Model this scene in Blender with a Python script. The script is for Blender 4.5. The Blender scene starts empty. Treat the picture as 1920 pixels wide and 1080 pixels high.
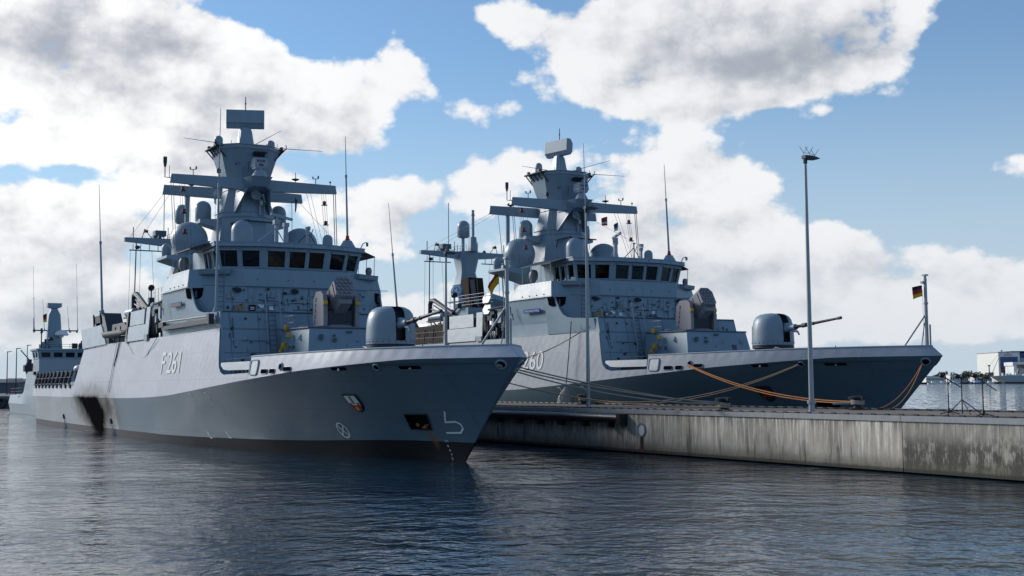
import bpy, bmesh, math, random
from mathutils import Vector, Matrix
random.seed(7)
R = math.radians
scene = bpy.context.scene
col = scene.collection

# ------------------------------------------------------------------ node helpers
def new_mat(name):
    m = bpy.data.materials.new(name); m.use_nodes = True
    nt = m.node_tree; nt.nodes.clear()
    out = nt.nodes.new('ShaderNodeOutputMaterial')
    b = nt.nodes.new('ShaderNodeBsdfPrincipled')
    nt.links.new(b.outputs[0], out.inputs[0])
    return m, nt, b

class N:
    """small expression helper for shader nodes"""
    def __init__(s, nt): s.nt = nt
    def node(s, t, **k):
        n = s.nt.nodes.new(t)
        for a, v in k.items(): setattr(n, a, v)
        return n
    def put(s, sock, v):
        if v is None: return
        if hasattr(v, 'is_output') or isinstance(v, bpy.types.NodeSocket): s.nt.links.new(v, sock)
        else: sock.default_value = v
    def math(s, op, a, b=None, c=None, clamp=False):
        n = s.node('ShaderNodeMath', operation=op, use_clamp=clamp)
        for i, v in enumerate((a, b, c)): s.put(n.inputs[i], v)
        return n.outputs[0]
    def vmath(s, op, a, b=None):
        n = s.node('ShaderNodeVectorMath', operation=op)
        s.put(n.inputs[0], a); s.put(n.inputs[1], b)
        return n.outputs[0]
    def mix(s, f, a, b, blend='MIX'):
        n = s.node('ShaderNodeMix', data_type='RGBA', blend_type=blend)
        s.put(n.inputs[0], f); s.put(n.inputs[6], a); s.put(n.inputs[7], b)
        return n.outputs[2]
    def ramp(s, f, lo, hi, a=0.0, b=1.0):
        n = s.node('ShaderNodeMapRange', interpolation_type='SMOOTHSTEP')
        s.put(n.inputs[0], f); s.put(n.inputs[1], lo); s.put(n.inputs[2], hi); s.put(n.inputs[3], a); s.put(n.inputs[4], b)
        return n.outputs[0]
    def noise(s, vec, scale, detail=4.0, rough=0.55, dist=0.0):
        n = s.node('ShaderNodeTexNoise')
        s.put(n.inputs['Vector'], vec); n.inputs['Scale'].default_value = scale
        n.inputs['Detail'].default_value = detail; n.inputs['Roughness'].default_value = rough
        n.inputs['Distortion'].default_value = dist
        return n.outputs[0]
    def coord(s, which='Object'):
        return s.node('ShaderNodeTexCoord').outputs[which]
    def xyz(s, v):
        n = s.node('ShaderNodeSeparateXYZ'); s.put(n.inputs[0], v); return n.outputs
    def comb(s, x, y, z):
        n = s.node('ShaderNodeCombineXYZ')
        for i, v in enumerate((x, y, z)): s.put(n.inputs[i], v)
        return n.outputs[0]
    def scale(s, v, t): return s.vmath('MULTIPLY', v, t)
    def bump(s, h, strength, dist):
        n = s.node('ShaderNodeBump'); s.put(n.inputs['Height'], h)
        n.inputs['Strength'].default_value = strength; n.inputs['Distance'].default_value = dist
        return n.outputs[0]

def rgb(c, k=1.0): return (c[0]*k, c[1]*k, c[2]*k, 1.0)

def paint(name, c, rough=0.42, var=0.22, streak=0.25, bump=0.02, dents=0.0, scl=1.0, metal=0.0):
    """weathered paint: mottled tone, rain streaks running down, faint waviness of the plate"""
    m, nt, b = new_mat(name); n = N(nt); o = n.coord()
    a = n.noise(n.scale(o, (0.45*scl, 0.45*scl, 0.7*scl)), 1.0, 5, 0.6)
    st = n.noise(n.scale(o, (5.0*scl, 5.0*scl, 0.35*scl)), 1.0, 4, 0.6)
    f = n.math('ADD', n.math('MULTIPLY', n.math('SUBTRACT', a, 0.5), var*2), n.math('MULTIPLY', n.math('SUBTRACT', st, 0.5), streak*2))
    f = n.math('ADD', f, 1.0)
    cc = n.node('ShaderNodeRGB'); cc.outputs[0].default_value = rgb(c)
    fm = n.comb(f, f, f)
    nt.links.new(n.mix(1.0, cc.outputs[0], fm, 'MULTIPLY'), b.inputs['Base Color'])
    rr = n.math('ADD', n.math('MULTIPLY', n.math('SUBTRACT', a, 0.5), 0.3), rough)
    nt.links.new(rr, b.inputs['Roughness'])
    b.inputs['Metallic'].default_value = metal
    h = n.noise(n.scale(o, (0.9, 0.9, 1.1)), 1.0, 2, 0.5)
    nrm = n.bump(h, 1.0, bump)
    nt.links.new(nrm, b.inputs['Normal'])
    return m

def plain(name, c, rough=0.5, metal=0.0, var=0.15, scl=3.0):
    m, nt, b = new_mat(name); n = N(nt); o = n.coord()
    a = n.noise(o, scl, 4, 0.6)
    f = n.math('ADD', n.math('MULTIPLY', n.math('SUBTRACT', a, 0.5), var*2), 1.0)
    cc = n.node('ShaderNodeRGB'); cc.outputs[0].default_value = rgb(c)
    nt.links.new(n.mix(1.0, cc.outputs[0], n.comb(f, f, f), 'MULTIPLY'), b.inputs['Base Color'])
    b.inputs['Roughness'].default_value = rough; b.inputs['Metallic'].default_value = metal
    if rough > .12: b.inputs['Specular IOR Level'].default_value = .25
    return m

# ------------------------------------------------------------------ mesh builder
class MB:
    def __init__(s): s.v = []; s.f = []; s.mi = []
    def add(s, verts, faces, mi=0):
        k = len(s.v); s.v += [tuple(p) for p in verts]
        for f in faces: s.f.append([i+k for i in f]); s.mi.append(mi)
        return s
    def bx(s, x0, x1, y0, y1, z0, z1, mi=0, M=None):
        p = [Vector((x, y, z)) for x in (x0, x1) for y in (y0, y1) for z in (z0, z1)]
        if M: p = [M @ q for q in p]
        return s.add(p, [(0,1,3,2),(4,6,7,5),(0,4,5,1),(2,3,7,6),(0,2,6,4),(1,5,7,3)], mi)
    def box(s, c, d, rz=0, ry=0, rx=0, mi=0):
        M = Matrix.Translation(c) @ Matrix.Rotation(rz,4,'Z') @ Matrix.Rotation(ry,4,'Y') @ Matrix.Rotation(rx,4,'X')
        return s.bx(-d[0]/2, d[0]/2, -d[1]/2, d[1]/2, -d[2]/2, d[2]/2, mi, M)
    def loft(s, rings, cap0=True, cap1=True, mi=0, closed=True):
        n = len(rings[0]); vs = [p for r in rings for p in r]; fs = []
        for i in range(len(rings)-1):
            for j in range(n if closed else n-1):
                a = i*n+j; b = i*n+(j+1) % n
                fs.append((a, b, b+n, a+n))
        if cap0: fs.append(tuple(range(n)))
        if cap1: fs.append(tuple(range((len(rings)-1)*n, len(rings)*n)))
        return s.add(vs, fs, mi)
    def prism(s, poly, axis, a, b, mi=0):
        def P(u, v, w):
            return {'z': (u, v, w), 'y': (u, w, v), 'x': (w, u, v)}[axis]
        return s.loft([[P(u, v, a) for u, v in poly], [P(u, v, b) for u, v in poly]], mi=mi)
    def tube(s, path, r, n=8, mi=0, cap=True):
        path = [Vector(p) for p in path]; rr = r if isinstance(r, (list, tuple)) else [r]*len(path)
        rings = []; prev = None
        for i, p in enumerate(path):
            t = (path[min(i+1, len(path)-1)]-path[max(i-1, 0)]).normalized()
            if prev is None:
                u = t.orthogonal().normalized()
            else:
                u = (prev - t*prev.dot(t)).normalized()
            prev = u; w = t.cross(u)
            rings.append([p + (u*math.cos(2*math.pi*k/n) + w*math.sin(2*math.pi*k/n))*rr[i] for k in range(n)])
        return s.loft(rings, cap, cap, mi)
    def lathe(s, prof, c, n=24, M=None, mi=0):
        rings = []
        for r, z in prof:
            ring = [Vector((max(r, .0005)*math.cos(2*math.pi*k/n), max(r, .0005)*math.sin(2*math.pi*k/n), z)) for k in range(n)]
            if M: ring = [M @ q for q in ring]
            rings.append([q+Vector(c) for q in ring])
        return s.loft(rings, True, True, mi)
    def disc(s, c, r, normal, th=.02, n=20, mi=0):
        nn = Vector(normal).normalized()
        return s.tube([Vector(c), Vector(c)+nn*th], r, n, mi)
    def build(s, name, mats, parent=None, sharp=32, loc=None, rot=None):
        me = bpy.data.meshes.new(name)
        me.from_pydata(s.v, [], s.f)
        if not isinstance(mats, (list, tuple)): mats = [mats]
        for m in mats: me.materials.append(m)
        for p, i in zip(me.polygons, s.mi): p.material_index = i
        bm = bmesh.new(); bm.from_mesh(me)
        bmesh.ops.remove_doubles(bm, verts=bm.verts, dist=1e-5)
        bmesh.ops.recalc_face_normals(bm, faces=bm.faces)
        for f in bm.faces: f.smooth = True
        for e in bm.edges:
            e.smooth = not (len(e.link_faces) != 2 or e.calc_face_angle(0) > R(sharp))
        bm.to_mesh(me); bm.free()
        o = bpy.data.objects.new(name, me); col.objects.link(o)
        if parent: o.parent = parent
        if loc: o.location = loc
        if rot: o.rotation_euler = rot
        return o

def build_split(mb, name, mat, parent):
    """every separate piece collected in mb becomes an object of its own"""
    root = list(range(len(mb.v)))
    def fd(a):
        while root[a] != a: root[a] = root[root[a]]; a = root[a]
        return a
    for f in mb.f:
        for k in f[1:]: root[fd(k)] = fd(f[0])
    groups = {}
    for f in mb.f: groups.setdefault(fd(f[0]), []).append(f)
    for fs in groups.values():
        ids = sorted({k for f in fs for k in f}); ix = {k: i for i, k in enumerate(ids)}
        m = MB(); m.add([mb.v[k] for k in ids], [tuple(ix[k] for k in f) for f in fs]); m.build(name, mat, parent)

def octa(cx, cy, hx, hy, ch, z):
    return [(cx+a, cy+b, z) for a, b in ((hx,hy-ch),(hx-ch,hy),(-hx+ch,hy),(-hx,hy-ch),(-hx,-hy+ch),(-hx+ch,-hy),(hx-ch,-hy),(hx,-hy+ch))]

def empty(name, loc=(0,0,0), rz=0):
    o = bpy.data.objects.new(name, None); col.objects.link(o)
    o.location = loc; o.rotation_euler = (0, 0, rz); o.empty_display_size = .5
    return o

def tag(o, label=None, cat=None, group=None, kind=None):
    if label: o['label'] = label
    if cat: o['category'] = cat
    if group: o['group'] = group
    if kind: o['kind'] = kind
    return o

def copy_tree(o, parent=None):
    kids = list(o.children)
    c = o.copy(); col.objects.link(c); c.parent = parent
    for k in kids: copy_tree(k, c)
    return c

def interp(tab, x):
    """piecewise linear; tab sorted by descending x"""
    if x >= tab[0][0]: return tab[0][1]
    for (x0, y0), (x1, y1) in zip(tab, tab[1:]):
        if x >= x1:
            return y0 + (y1-y0)*(x0-x)/(x0-x1) if x0 != x1 else y1
    return tab[-1][1]

def text_mesh(txt, width, height, bold=0.0):
    """lettering as a flat mesh filling width x height, lower left at 0,0"""
    cu = bpy.data.curves.new('lettering', 'FONT'); cu.body = txt; cu.extrude = 0; cu.resolution_u = 4; cu.offset = bold
    ob = bpy.data.objects.new('lettering', cu); col.objects.link(ob)
    bpy.context.view_layer.update()
    me = bpy.data.meshes.new_from_object(ob.evaluated_get(bpy.context.evaluated_depsgraph_get()))
    bpy.data.objects.remove(ob); bpy.data.curves.remove(cu)
    xs = [v.co.x for v in me.vertices]; ys = [v.co.y for v in me.vertices]
    x0, x1, y0, y1 = min(xs), max(xs), min(ys), max(ys)
    V = [((v.co.x-x0)/(x1-x0)*width, (v.co.y-y0)/(y1-y0)*height) for v in me.vertices]
    F = [list(p.vertices) for p in me.polygons]
    bpy.data.meshes.remove(me)
    return V, F

# ------------------------------------------------------------------ camera
CAM_H = 3.617
cam = bpy.data.cameras.new('camera'); camo = bpy.data.objects.new('camera', cam); col.objects.link(camo)
cam.sensor_width = 36.0; cam.lens = 2344.15/1920*36.0; cam.clip_start = .1; cam.clip_end = 20000
camo.matrix_world = Matrix.Translation((0, 0, CAM_H)) @ Matrix.Rotation(R(90)+0.07656, 4, 'X') @ Matrix.Rotation(-0.00792, 4, 'Z')
scene.camera = camo

# ------------------------------------------------------------------ materials
SHIP = (0.20, 0.285, 0.35)
M = {}
M['ship'] = paint('ship grey paint', SHIP, .45, .14, .12, .012)
M['ship_light'] = paint('light ship grey paint', (.27, .32, .365), .42, .12, .14, .015)
M['mast'] = paint('mast grey paint', (.195, .265, .325), .45, .12, .1, .008)
M['dome'] = paint('radome grey gelcoat', (.205, .275, .33), .42, .08, .05, .0, scl=1.5)
M['turret'] = paint('turret grey gelcoat', (.225, .29, .345), .45, .08, .06, .0, scl=1.5)
M['launcher'] = paint('warm grey launcher paint', (.215, .21, .23), .5, .14, .12, .005)
M['deckgrey'] = paint('dark deck coating', (.05, .065, .08), .8, .2, .1, .0)
M['trim'] = paint('grey trim paint', (.22, .29, .35), .45, .1, .1, .0)
M['dark'] = plain('black fittings', (.018, .02, .023), .5)
M['darkgrey'] = plain('dark grey steel', (.032, .042, .055), .5)
M['midgrey'] = plain('mid grey steel', (.085, .12, .155), .45)
M['white'] = plain('white paint', (.78, .78, .77), .45, var=.06)
M['number'] = plain('worn white lettering', (.66, .66, .66), .6, var=.12)
M['offwhite'] = plain('off white paint', (.6, .62, .63), .5, var=.08)
M['yellow'] = plain('yellow gear', (.62, .36, .03), .55)
M['red'] = plain('red paint', (.42, .03, .025), .5)
M['gold'] = plain('gold cloth', (.78, .45, .02), .8, var=.1)
M['blue'] = plain('blue enamel', (.015, .07, .30), .3)
M['lightblue'] = plain('light blue enamel', (.16, .38, .62), .4)
M['green'] = plain('green enamel', (.02, .16, .06), .4)
M['rust'] = plain('rust', (.23, .085, .03), .85, var=.5, scl=6)
M['burnt'] = paint('burnt exhaust steel', (.035, .022, .018), .7, .5, .5, .0)
M['burnt_light'] = paint('heat stained steel', (.16, .14, .13), .6, .4, .4, .0)
M['rope_tan'] = plain('tan rope', (.34, .25, .16), .9)
M['rope_grey'] = plain('grey rope', (.30, .28, .25), .9)
M['rope_orange'] = plain('orange rope', (.55, .22, .07), .8)
M['galv'] = paint('galvanised steel', (.27, .30, .33), .42, .2, .1, .0, metal=.35)
M['lens'] = plain('dark lens', (.01, .012, .015), .1)
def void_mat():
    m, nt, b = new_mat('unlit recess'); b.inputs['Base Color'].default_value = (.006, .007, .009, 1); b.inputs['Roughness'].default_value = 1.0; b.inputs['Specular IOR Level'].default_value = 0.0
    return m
M['void'] = void_mat()  # near-black colour paints the shade inside openings, laid on as flat sheets
for k in ('burnt', 'burnt_light', 'brown'): M.get(k) and setattr(M[k].node_tree.nodes['Principled BSDF'].inputs['Specular IOR Level'], 'default_value', .05)
M['tube'] = plain('grey rubberised fabric', (.13, .13, .125), .7)
M['brown'] = plain('brown tarpaulin', (.024, .018, .014), .9, var=.4)
M['tan'] = plain('tan plastic', (.40, .30, .17), .7)

def glass_mat():
    m = bpy.data.materials.new('bridge glass'); m.use_nodes = True; nt = m.node_tree; nt.nodes.clear(); n = N(nt)
    out = n.node('ShaderNodeOutputMaterial'); mx = n.node('ShaderNodeMixShader'); fr = n.node('ShaderNodeFresnel'); fr.inputs[0].default_value = 1.5
    tr = n.node('ShaderNodeBsdfTransparent'); tr.inputs[0].default_value = (.20, .25, .27, 1)
    gl = n.node('ShaderNodeBsdfGlossy'); gl.inputs['Roughness'].default_value = .03; gl.inputs['Color'].default_value = (.72, .88, 1, 1)
    nt.links.new(fr.outputs[0], mx.inputs[0]); nt.links.new(tr.outputs[0], mx.inputs[1]); nt.links.new(gl.outputs[0], mx.inputs[2]); nt.links.new(mx.outputs[0], out.inputs[0])
    return m
M['glass'] = glass_mat()

def hull_mat(name, soot, upper):
    """three paint coats by height on the hull: boot top, lower, upper; soot near the exhaust outlet"""
    mats = []
    for nm, c, rough, lo in (('boot top', (.011, .013, .017), .7, 0), ('lower hull', (.098, .158, .20), .45, 1), ('upper hull', upper, .48, 2)):
        m, nt, b = new_mat(name+' '+nm); n = N(nt); o = n.coord(); X = n.xyz(o)
        a = n.noise(n.scale(o, (.35, .35, .6)), 1.0, 5, .6)
        st = n.noise(n.scale(o, (3.2, 3.2, .22)), 1.0, 5, .65)
        f = n.math('ADD', n.math('MULTIPLY', n.math('SUBTRACT', a, .5), .22), n.math('MULTIPLY', n.math('SUBTRACT', st, .5), .2))
        f = n.math('ADD', f, 1.0)
        cc = n.node('ShaderNodeRGB'); cc.outputs[0].default_value = rgb(c)
        colr = n.mix(1.0, cc.outputs[0], n.comb(f, f, f), 'MULTIPLY')
        # boot top has faded and chalked towards the stern
        if lo == 0:
            colr = n.mix(n.ramp(X[0], -24.0, -60.0), colr, (.10, .098, .108, 1))
        if lo == 1:
            colr = n.mix(n.math('MULTIPLY', n.ramp(X[0], -49.0, -49.6), 0.8), colr, n.mix(1.0, n.comb(f, f, f), (.43, .435, .45, 1), 'MULTIPLY'))
        vp = n.node('ShaderNodeTexVoronoi', distance='CHEBYCHEV', voronoi_dimensions='2D'); nt.links.new(n.comb(n.math('MULTIPLY', X[0], .22), n.math('MULTIPLY', X[2], .5), 0.0), vp.inputs['Vector']); vp.inputs['Scale'].default_value = 1.0
        tone = n.math('ADD', 1.0, n.math('MULTIPLY', n.math('SUBTRACT', n.xyz(vp.outputs['Color'])[0], .5), .13))
        colr = n.mix(1.0, colr, n.comb(tone, tone, tone), 'MULTIPLY')
        # faint rust and dirt runs
        run = n.math('MULTIPLY', n.ramp(n.noise(n.scale(o, (1.7, 1.7, .12)), 1.0, 3, .6), .62, .76), n.ramp(n.noise(n.scale(o, (.5, .5, .9)), 1.0, 3, .6), .5, .66))
        colr = n.mix(n.math('MULTIPLY', run, .45 if lo else .2), colr, (.13, .10, .075, 1))
        # thin horizontal and vertical weld seams
        wz = n.math('ABSOLUTE', n.math('SUBTRACT', n.math('FRACT', n.math('MULTIPLY', X[2], .62)), .5))
        wx = n.math('ABSOLUTE', n.math('SUBTRACT', n.math('FRACT', n.math('MULTIPLY', X[0], .143)), .5))
        seam = n.math('MAXIMUM', n.ramp(wz, .012, .004), n.ramp(wx, .006, .001))
        colr = n.mix(n.math('MULTIPLY', seam, .22), colr, (.03, .03, .03, 1))
        if soot:
            nz = n.noise(n.scale(o, (.9, .9, 1.3)), 1.0, 6, .68)
            dn = n.math('MULTIPLY', n.math('SUBTRACT', nz, .5), 2.2)
            # dark core leaning aft towards the top, narrowing to a point at the water
            sv = n.noise(n.scale(o, (2.2, 2.2, .25)), 1.0, 5, .7)
            up = n.math('SUBTRACT', 2.9, X[2])
            xl = n.math('ADD', -64.5, n.math('MULTIPLY', up, 1.9))
            xr = n.math('MINIMUM', n.math('ADD', -54.8, n.math('MULTIPLY', up, 1.7)), n.math('ADD', -54.3, n.math('MULTIPLY', X[2], 1.0)))
            xn = n.math('ADD', X[0], n.math('ADD', n.math('MULTIPLY', dn, 1.1), n.math('MULTIPLY', n.math('SUBTRACT', sv, .5), 4.0)))
            core = n.math('MULTIPLY', n.ramp(n.math('SUBTRACT', xn, xl), -2.2, 2.2), n.ramp(n.math('SUBTRACT', n.math('ADD', X[0], n.math('MULTIPLY', dn, .9)), xr), 1.2, -1.0))
            core = n.math('MULTIPLY', core, n.ramp(n.math('ADD', X[2], n.math('MULTIPLY', dn, .25)), 3.25, 2.75))
            # second smudge just forward of the outlet
            e5 = n.math('DIVIDE', n.math('ADD', X[0], 51.6), 1.7); e6 = n.math('DIVIDE', n.math('SUBTRACT', X[2], 2.35), .9)
            d3 = n.math('SQRT', n.math('ADD', n.math('MULTIPLY', e5, e5), n.math('MULTIPLY', e6, e6)))
            core = n.math('MAXIMUM', core, n.math('MULTIPLY', n.ramp(n.math('ADD', d3, n.math('MULTIPLY', dn, .6)), 1.25, .1), .75))
            e3 = n.math('DIVIDE', n.math('ADD', X[0], 56.8), 9.5)
            e4 = n.math('DIVIDE', n.math('SUBTRACT', X[2], 2.1), 2.2)
            d2 = n.math('SQRT', n.math('ADD', n.math('MULTIPLY', e3, e3), n.math('MULTIPLY', e4, e4)))
            halo = n.math('MULTIPLY', n.ramp(n.math('ADD', d2, n.math('MULTIPLY', dn, .4)), 1.2, .45), .9)
            if lo == 2: halo = n.math('MULTIPLY', halo, .7)
            colr = n.mix(halo, colr, (.10, .08, .062, 1))
            if lo == 2: core = n.math('MULTIPLY', core, n.ramp(X[2], 3.5, 2.8))
            colr = n.mix(core, colr, (.010, .009, .009, 1))
        # rust below the anchor pocket
        if lo <= 1:
            rx = n.math('ABSOLUTE', n.math('ADD', X[0], n.math('ADD', n.math('MULTIPLY', st, .5), 6.5)))
            rs = n.math('MULTIPLY', n.ramp(rx, .30, .05), n.math('MULTIPLY', n.ramp(X[2], 1.75, 1.55), n.ramp(X[2], .35, 1.1)))
            colr = n.mix(n.math('MULTIPLY', rs, .8), colr, (.26, .11, .03, 1))
        nt.links.new(colr, b.inputs['Base Color'])
        if soot:
            dull = n.math('MAXIMUM', core, n.math('MULTIPLY', halo, .8))
            nt.links.new(n.math('MULTIPLY', n.math('SUBTRACT', 1.0, dull), .22), b.inputs['Specular IOR Level'])
        else:
            b.inputs['Specular IOR Level'].default_value = .22
        nt.links.new(n.math('ADD', n.math('MULTIPLY', n.math('SUBTRACT', a, .5), .06), rough), b.inputs['Roughness'])
        # plating pulled in between the frames
        fr = n.math('SINE', n.math('MULTIPLY', X[0], 7.2)); lg = n.math('SINE', n.math('MULTIPLY', X[2], 5.2))
        lowf = n.noise(n.scale(o, (.8, .8, 1.1)), 1.0, 3, .5)
        h = n.math('ADD', n.math('MULTIPLY', n.math('MULTIPLY', fr, n.math('ADD', lg, .6)), n.math('MULTIPLY', lowf, .35)), n.math('MULTIPLY', lowf, 1.2))
        nt.links.new(n.bump(h, 1.0, .015 if lo == 2 else .004), b.inputs['Normal'])
        mats.append(m)
    return mats
M['hullA'] = hull_mat('sooty hull', True, (.42, .435, .475))
M['hullB'] = hull_mat('clean hull', False, (.265, .30, .345))  # upper colour darkened: the shade on the farther ship's side is painted in
def pchip(tab):
    xs = [-a for a, b in tab]; ys = [b for a, b in tab]; n = len(xs)
    d = [(ys[i+1]-ys[i])/(xs[i+1]-xs[i]) for i in range(n-1)]
    m = [d[0]] + [0 if d[i-1]*d[i] <= 0 else 2*d[i-1]*d[i]/(d[i-1]+d[i]) for i in range(1, n-1)] + [d[-1]]
    def f(x):
        u = -x
        if u <= xs[0]: return ys[0]
        if u >= xs[-1]: return ys[-1]
        i = 0
        while u > xs[i+1]: i += 1
        hh = xs[i+1]-xs[i]; t = (u-xs[i])/hh
        return ((2*t**3-3*t*t+1)*ys[i] + (t**3-2*t*t+t)*hh*m[i] + (-2*t**3+3*t*t)*ys[i+1] + (t**3-t*t)*hh*m[i+1])
    return f
YW = pchip([(-5.06,.03),(-8.2,.62),(-11.5,1.88),(-16,3.05),(-21,4.25),(-28.5,5.1),(-38,5.85),(-54,6.1),(-75,6.1),(-88.6,5.85)])
YK = pchip([(0,.06),(-.5,.55),(-1,.98),(-2,1.6),(-3.4,2.42),(-5,3.15),(-7,3.95),(-9,4.6),(-11.2,5.05),(-15,5.75),(-18,6.08),(-22,6.4),(-28,6.6),(-40,6.65),(-70,6.62),(-88.6,6.3)])
ZK = pchip([(0,4.78),(-4.5,4.78),(-7,4.66),(-9.6,4.52),(-12,4.40),(-14,4.28),(-16.2,4.12),(-18.9,3.95),(-22,3.74),(-25.7,3.5),(-29.6,3.27),(-34,3.04),(-41.5,2.86),(-50,2.8),(-88.6,2.79)])
YT = pchip([(-.7,.04),(-1.2,.55),(-2.1,1.2),(-3.4,2.1),(-5,2.9),(-7,3.7),(-9,4.37),(-11.2,4.82),(-15.2,5.58),(-18.6,5.92)])
ZB = pchip([(0,.93),(-5,.93),(-18,.68),(-38,.45),(-60,.45),(-88.6,.5)])
ZTtab = [(0,5.33),(-7,5.33),(-11,5.29),(-15,5.25),(-18.6,5.21),(-18.61,4.32),(-22.3,4.26),(-22.9,4.4),(-23.3,4.7),(-23.5,5.1),(-23.78,6.0),(-24.08,6.97),(-37,6.93),(-53,7.0),(-63.3,6.85),(-65.6,3.75),(-88.6,3.8)]
def ZT(x):
    for (x0, y0), (x1, y1) in zip(ZTtab, ZTtab[1:]):
        if x >= x1: return y0 if x >= x0 else y0+(y1-y0)*(x0-x)/(x0-x1)
    return ZTtab[-1][1]
def xstem(z):
    return -5.06+z*1.0586 if z <= 4.78 else -(z-4.78)/.55*.7
def x_at(t, z): return -t + xstem(z)*max(0, 1-t/16)
def y_low(t, z):
    zk = ZK(-t); s = max(0, min(1, z/zk)); p = 1.25 if t < 25 else max(1.0, 1.25-(t-25)*.02)
    a = YW(x_at(t, 0)); b = YK(x_at(t, zk))
    return a + (b-a)*s**p
def y_up(t, z):
    zk = ZK(-t); x = x_at(t, z); yk = YK(x_at(t, zk))
    if t < 18.605:
        return yk + (YT(x_at(t, ZT(-t)))-yk)*(z-zk)/(ZT(-t)-zk)
    return yk - .13*(z-zk)
def hull_y(x, z):
    lo, hi = 0.0, 95.0
    for _ in range(50):
        t = (lo+hi)/2
        if x_at(t, z) > x: lo = t
        else: hi = t
    t = (lo+hi)/2
    return y_low(t, z) if z < ZK(-t) else y_up(t, z)

def decal(name, mat, V, F, parent, off=.03, side=-1):
    """flat figure laid on the starboard plating: V holds (x, z)"""
    m = MB(); m.add([(x, side*(hull_y(x, z)+off), z) for x, z in V], F)
    return m.build(name, mat, parent)

def stroke(pts, w):
    """a painted line of width w as (verts, faces) in (x, z)"""
    V = []; F = []
    for (a, b) in zip(pts, pts[1:]):
        d = Vector((b[0]-a[0], b[1]-a[1])); L = d.length; d /= L; nx, nz = -d.y*w/2, d.x*w/2
        k = len(V); a2 = (a[0]-d.x*w*.4, a[1]-d.y*w*.4); b2 = (b[0]+d.x*w*.4, b[1]+d.y*w*.4)
        V += [(a2[0]+nx, a2[1]+nz), (b2[0]+nx, b2[1]+nz), (b2[0]-nx, b2[1]-nz), (a2[0]-nx, a2[1]-nz)]
        F.append((k, k+1, k+2, k+3))
    return V, F

# ------------------------------------------------------------------ the corvette
def windows_on(quad, us, vs, parent, frame, depth=.10, visor=True, vis=None):
    """quad = bottom-left, bottom-right, top-right, top-left seen from outside. Punches window openings into a wall panel;
    the wall goes into mesh builder `frame`, each pane becomes a part of its own"""
    A, B, C, D = [Vector(p) for p in quad]
    def P(u, v): return (A*(1-u)+B*u)*(1-v) + (D*(1-u)+C*u)*v
    nrm = (B-A).cross(D-A).normalized()
    U = [0.0] + [u for w in us for u in w] + [1.0]; V = [0.0, vs[0], vs[1], 1.0]
    for i in range(len(U)-1):
        for j in range(3):
            q = [P(U[i], V[j]), P(U[i+1], V[j]), P(U[i+1], V[j+1]), P(U[i], V[j+1])]
            if j == 1 and i % 2 == 1:
                qi = [p - nrm*depth for p in q]
                for k in range(4):
                    frame.add([q[k], q[(k+1) % 4], qi[(k+1) % 4], qi[k]], [(0, 1, 2, 3)])
                w = MB(); w.loft([[p + nrm*.004 for p in qi], [p - nrm*.03 for p in qi]])
                w.build('window', M['glass'], parent)
                if visor and vis is not None:
                    t0, t1 = P(U[i]-.01, vs[1]+.03), P(U[i+1]+.01, vs[1]+.03)
                    up = (D-A).normalized()
                    vis.loft([[t0+nrm*.02, t1+nrm*.02, t1+nrm*.14-up*.02, t0+nrm*.14-up*.02], [t0+nrm*.02+up*.09, t1+nrm*.02+up*.09, t1+nrm*.15+up*.05, t0+nrm*.15+up*.05]])
            else:
                frame.add(q, [(0, 1, 2, 3)])

def radome(name, parent, c, r, h, dome=1.0, n=24, mat='dome', taper=1.0, ring=True):
    """cylinder of radius r with a domed top, base at c, total height h"""
    hd = r*dome; m = MB(); prof = [(r*taper*.96, 0), (r*taper, .02), (r, (h-hd)*.9)]
    for k in range(9):
        a = k/8*math.pi/2; prof.append((r*math.cos(a), h-hd+hd*math.sin(a)))
    m.lathe(prof, c, n)
    o = m.build(name, M[mat], parent, 50)
    if ring:
        k = MB(); k.lathe([(r*.85, -.12), (r*.85, .0), (r*taper*1.03, .0), (r*taper*1.03, .05), (r*.6, .05)], c, n); k.build('base_ring', M['mast'], o)
    return o

def whip(parent, a, b, r0=.055, r1=.015, mid=.55, base=None):
    a, b = Vector(a), Vector(b); m = MB(); q = a.lerp(b, mid)
    m.tube([a, q], [r0, r0*.75], 8); m.tube([q, b], [r0*.42, r1], 6)
    m.tube([a.lerp(q, .97), a.lerp(q, 1.01)], r0*1.1, 8)
    o = m.build('whip_antenna', M['trim'], parent)
    k = MB(); k.lathe([(r0*2.2, 0), (r0*2.2, .12), (r0*1.6, .16), (r0*1.5, .32), (r0, .36)], a-Vector((0, 0, .02)), 10)
    k.build('antenna_base', M['red' if base == 'red' else 'trim'], o)
    return o

def railing(mb, pts, h=1.05, n=3, r=.018, step=1.5):
    pts = [Vector(p) for p in pts]
    for k in range(n):
        dz = h*(k+1)/n
        mb.tube([p+Vector((0, 0, dz)) for p in pts], r*.8, 5)
    for a, b in zip(pts, pts[1:]):
        c = max(1, int((b-a).length/step))
        for i in range(c+1):
            p = a.lerp(b, i/c); mb.tube([p, p+Vector((0, 0, h))], r, 5)

def ladder(mb, a, b, out, w=.42, step=.3, r=.02):
    a, b, out = Vector(a), Vector(b), Vector(out).normalized()
    d = (b-a).normalized(); s = d.cross(out).normalized()*w/2
    mb.tube([a+s, b+s], r*1.4, 6); mb.tube([a-s, b-s], r*1.4, 6)
    L = (b-a).length; k = step/2
    while k < L:
        mb.tube([a+d*k+s, a+d*k-s], r, 5); k += step

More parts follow.
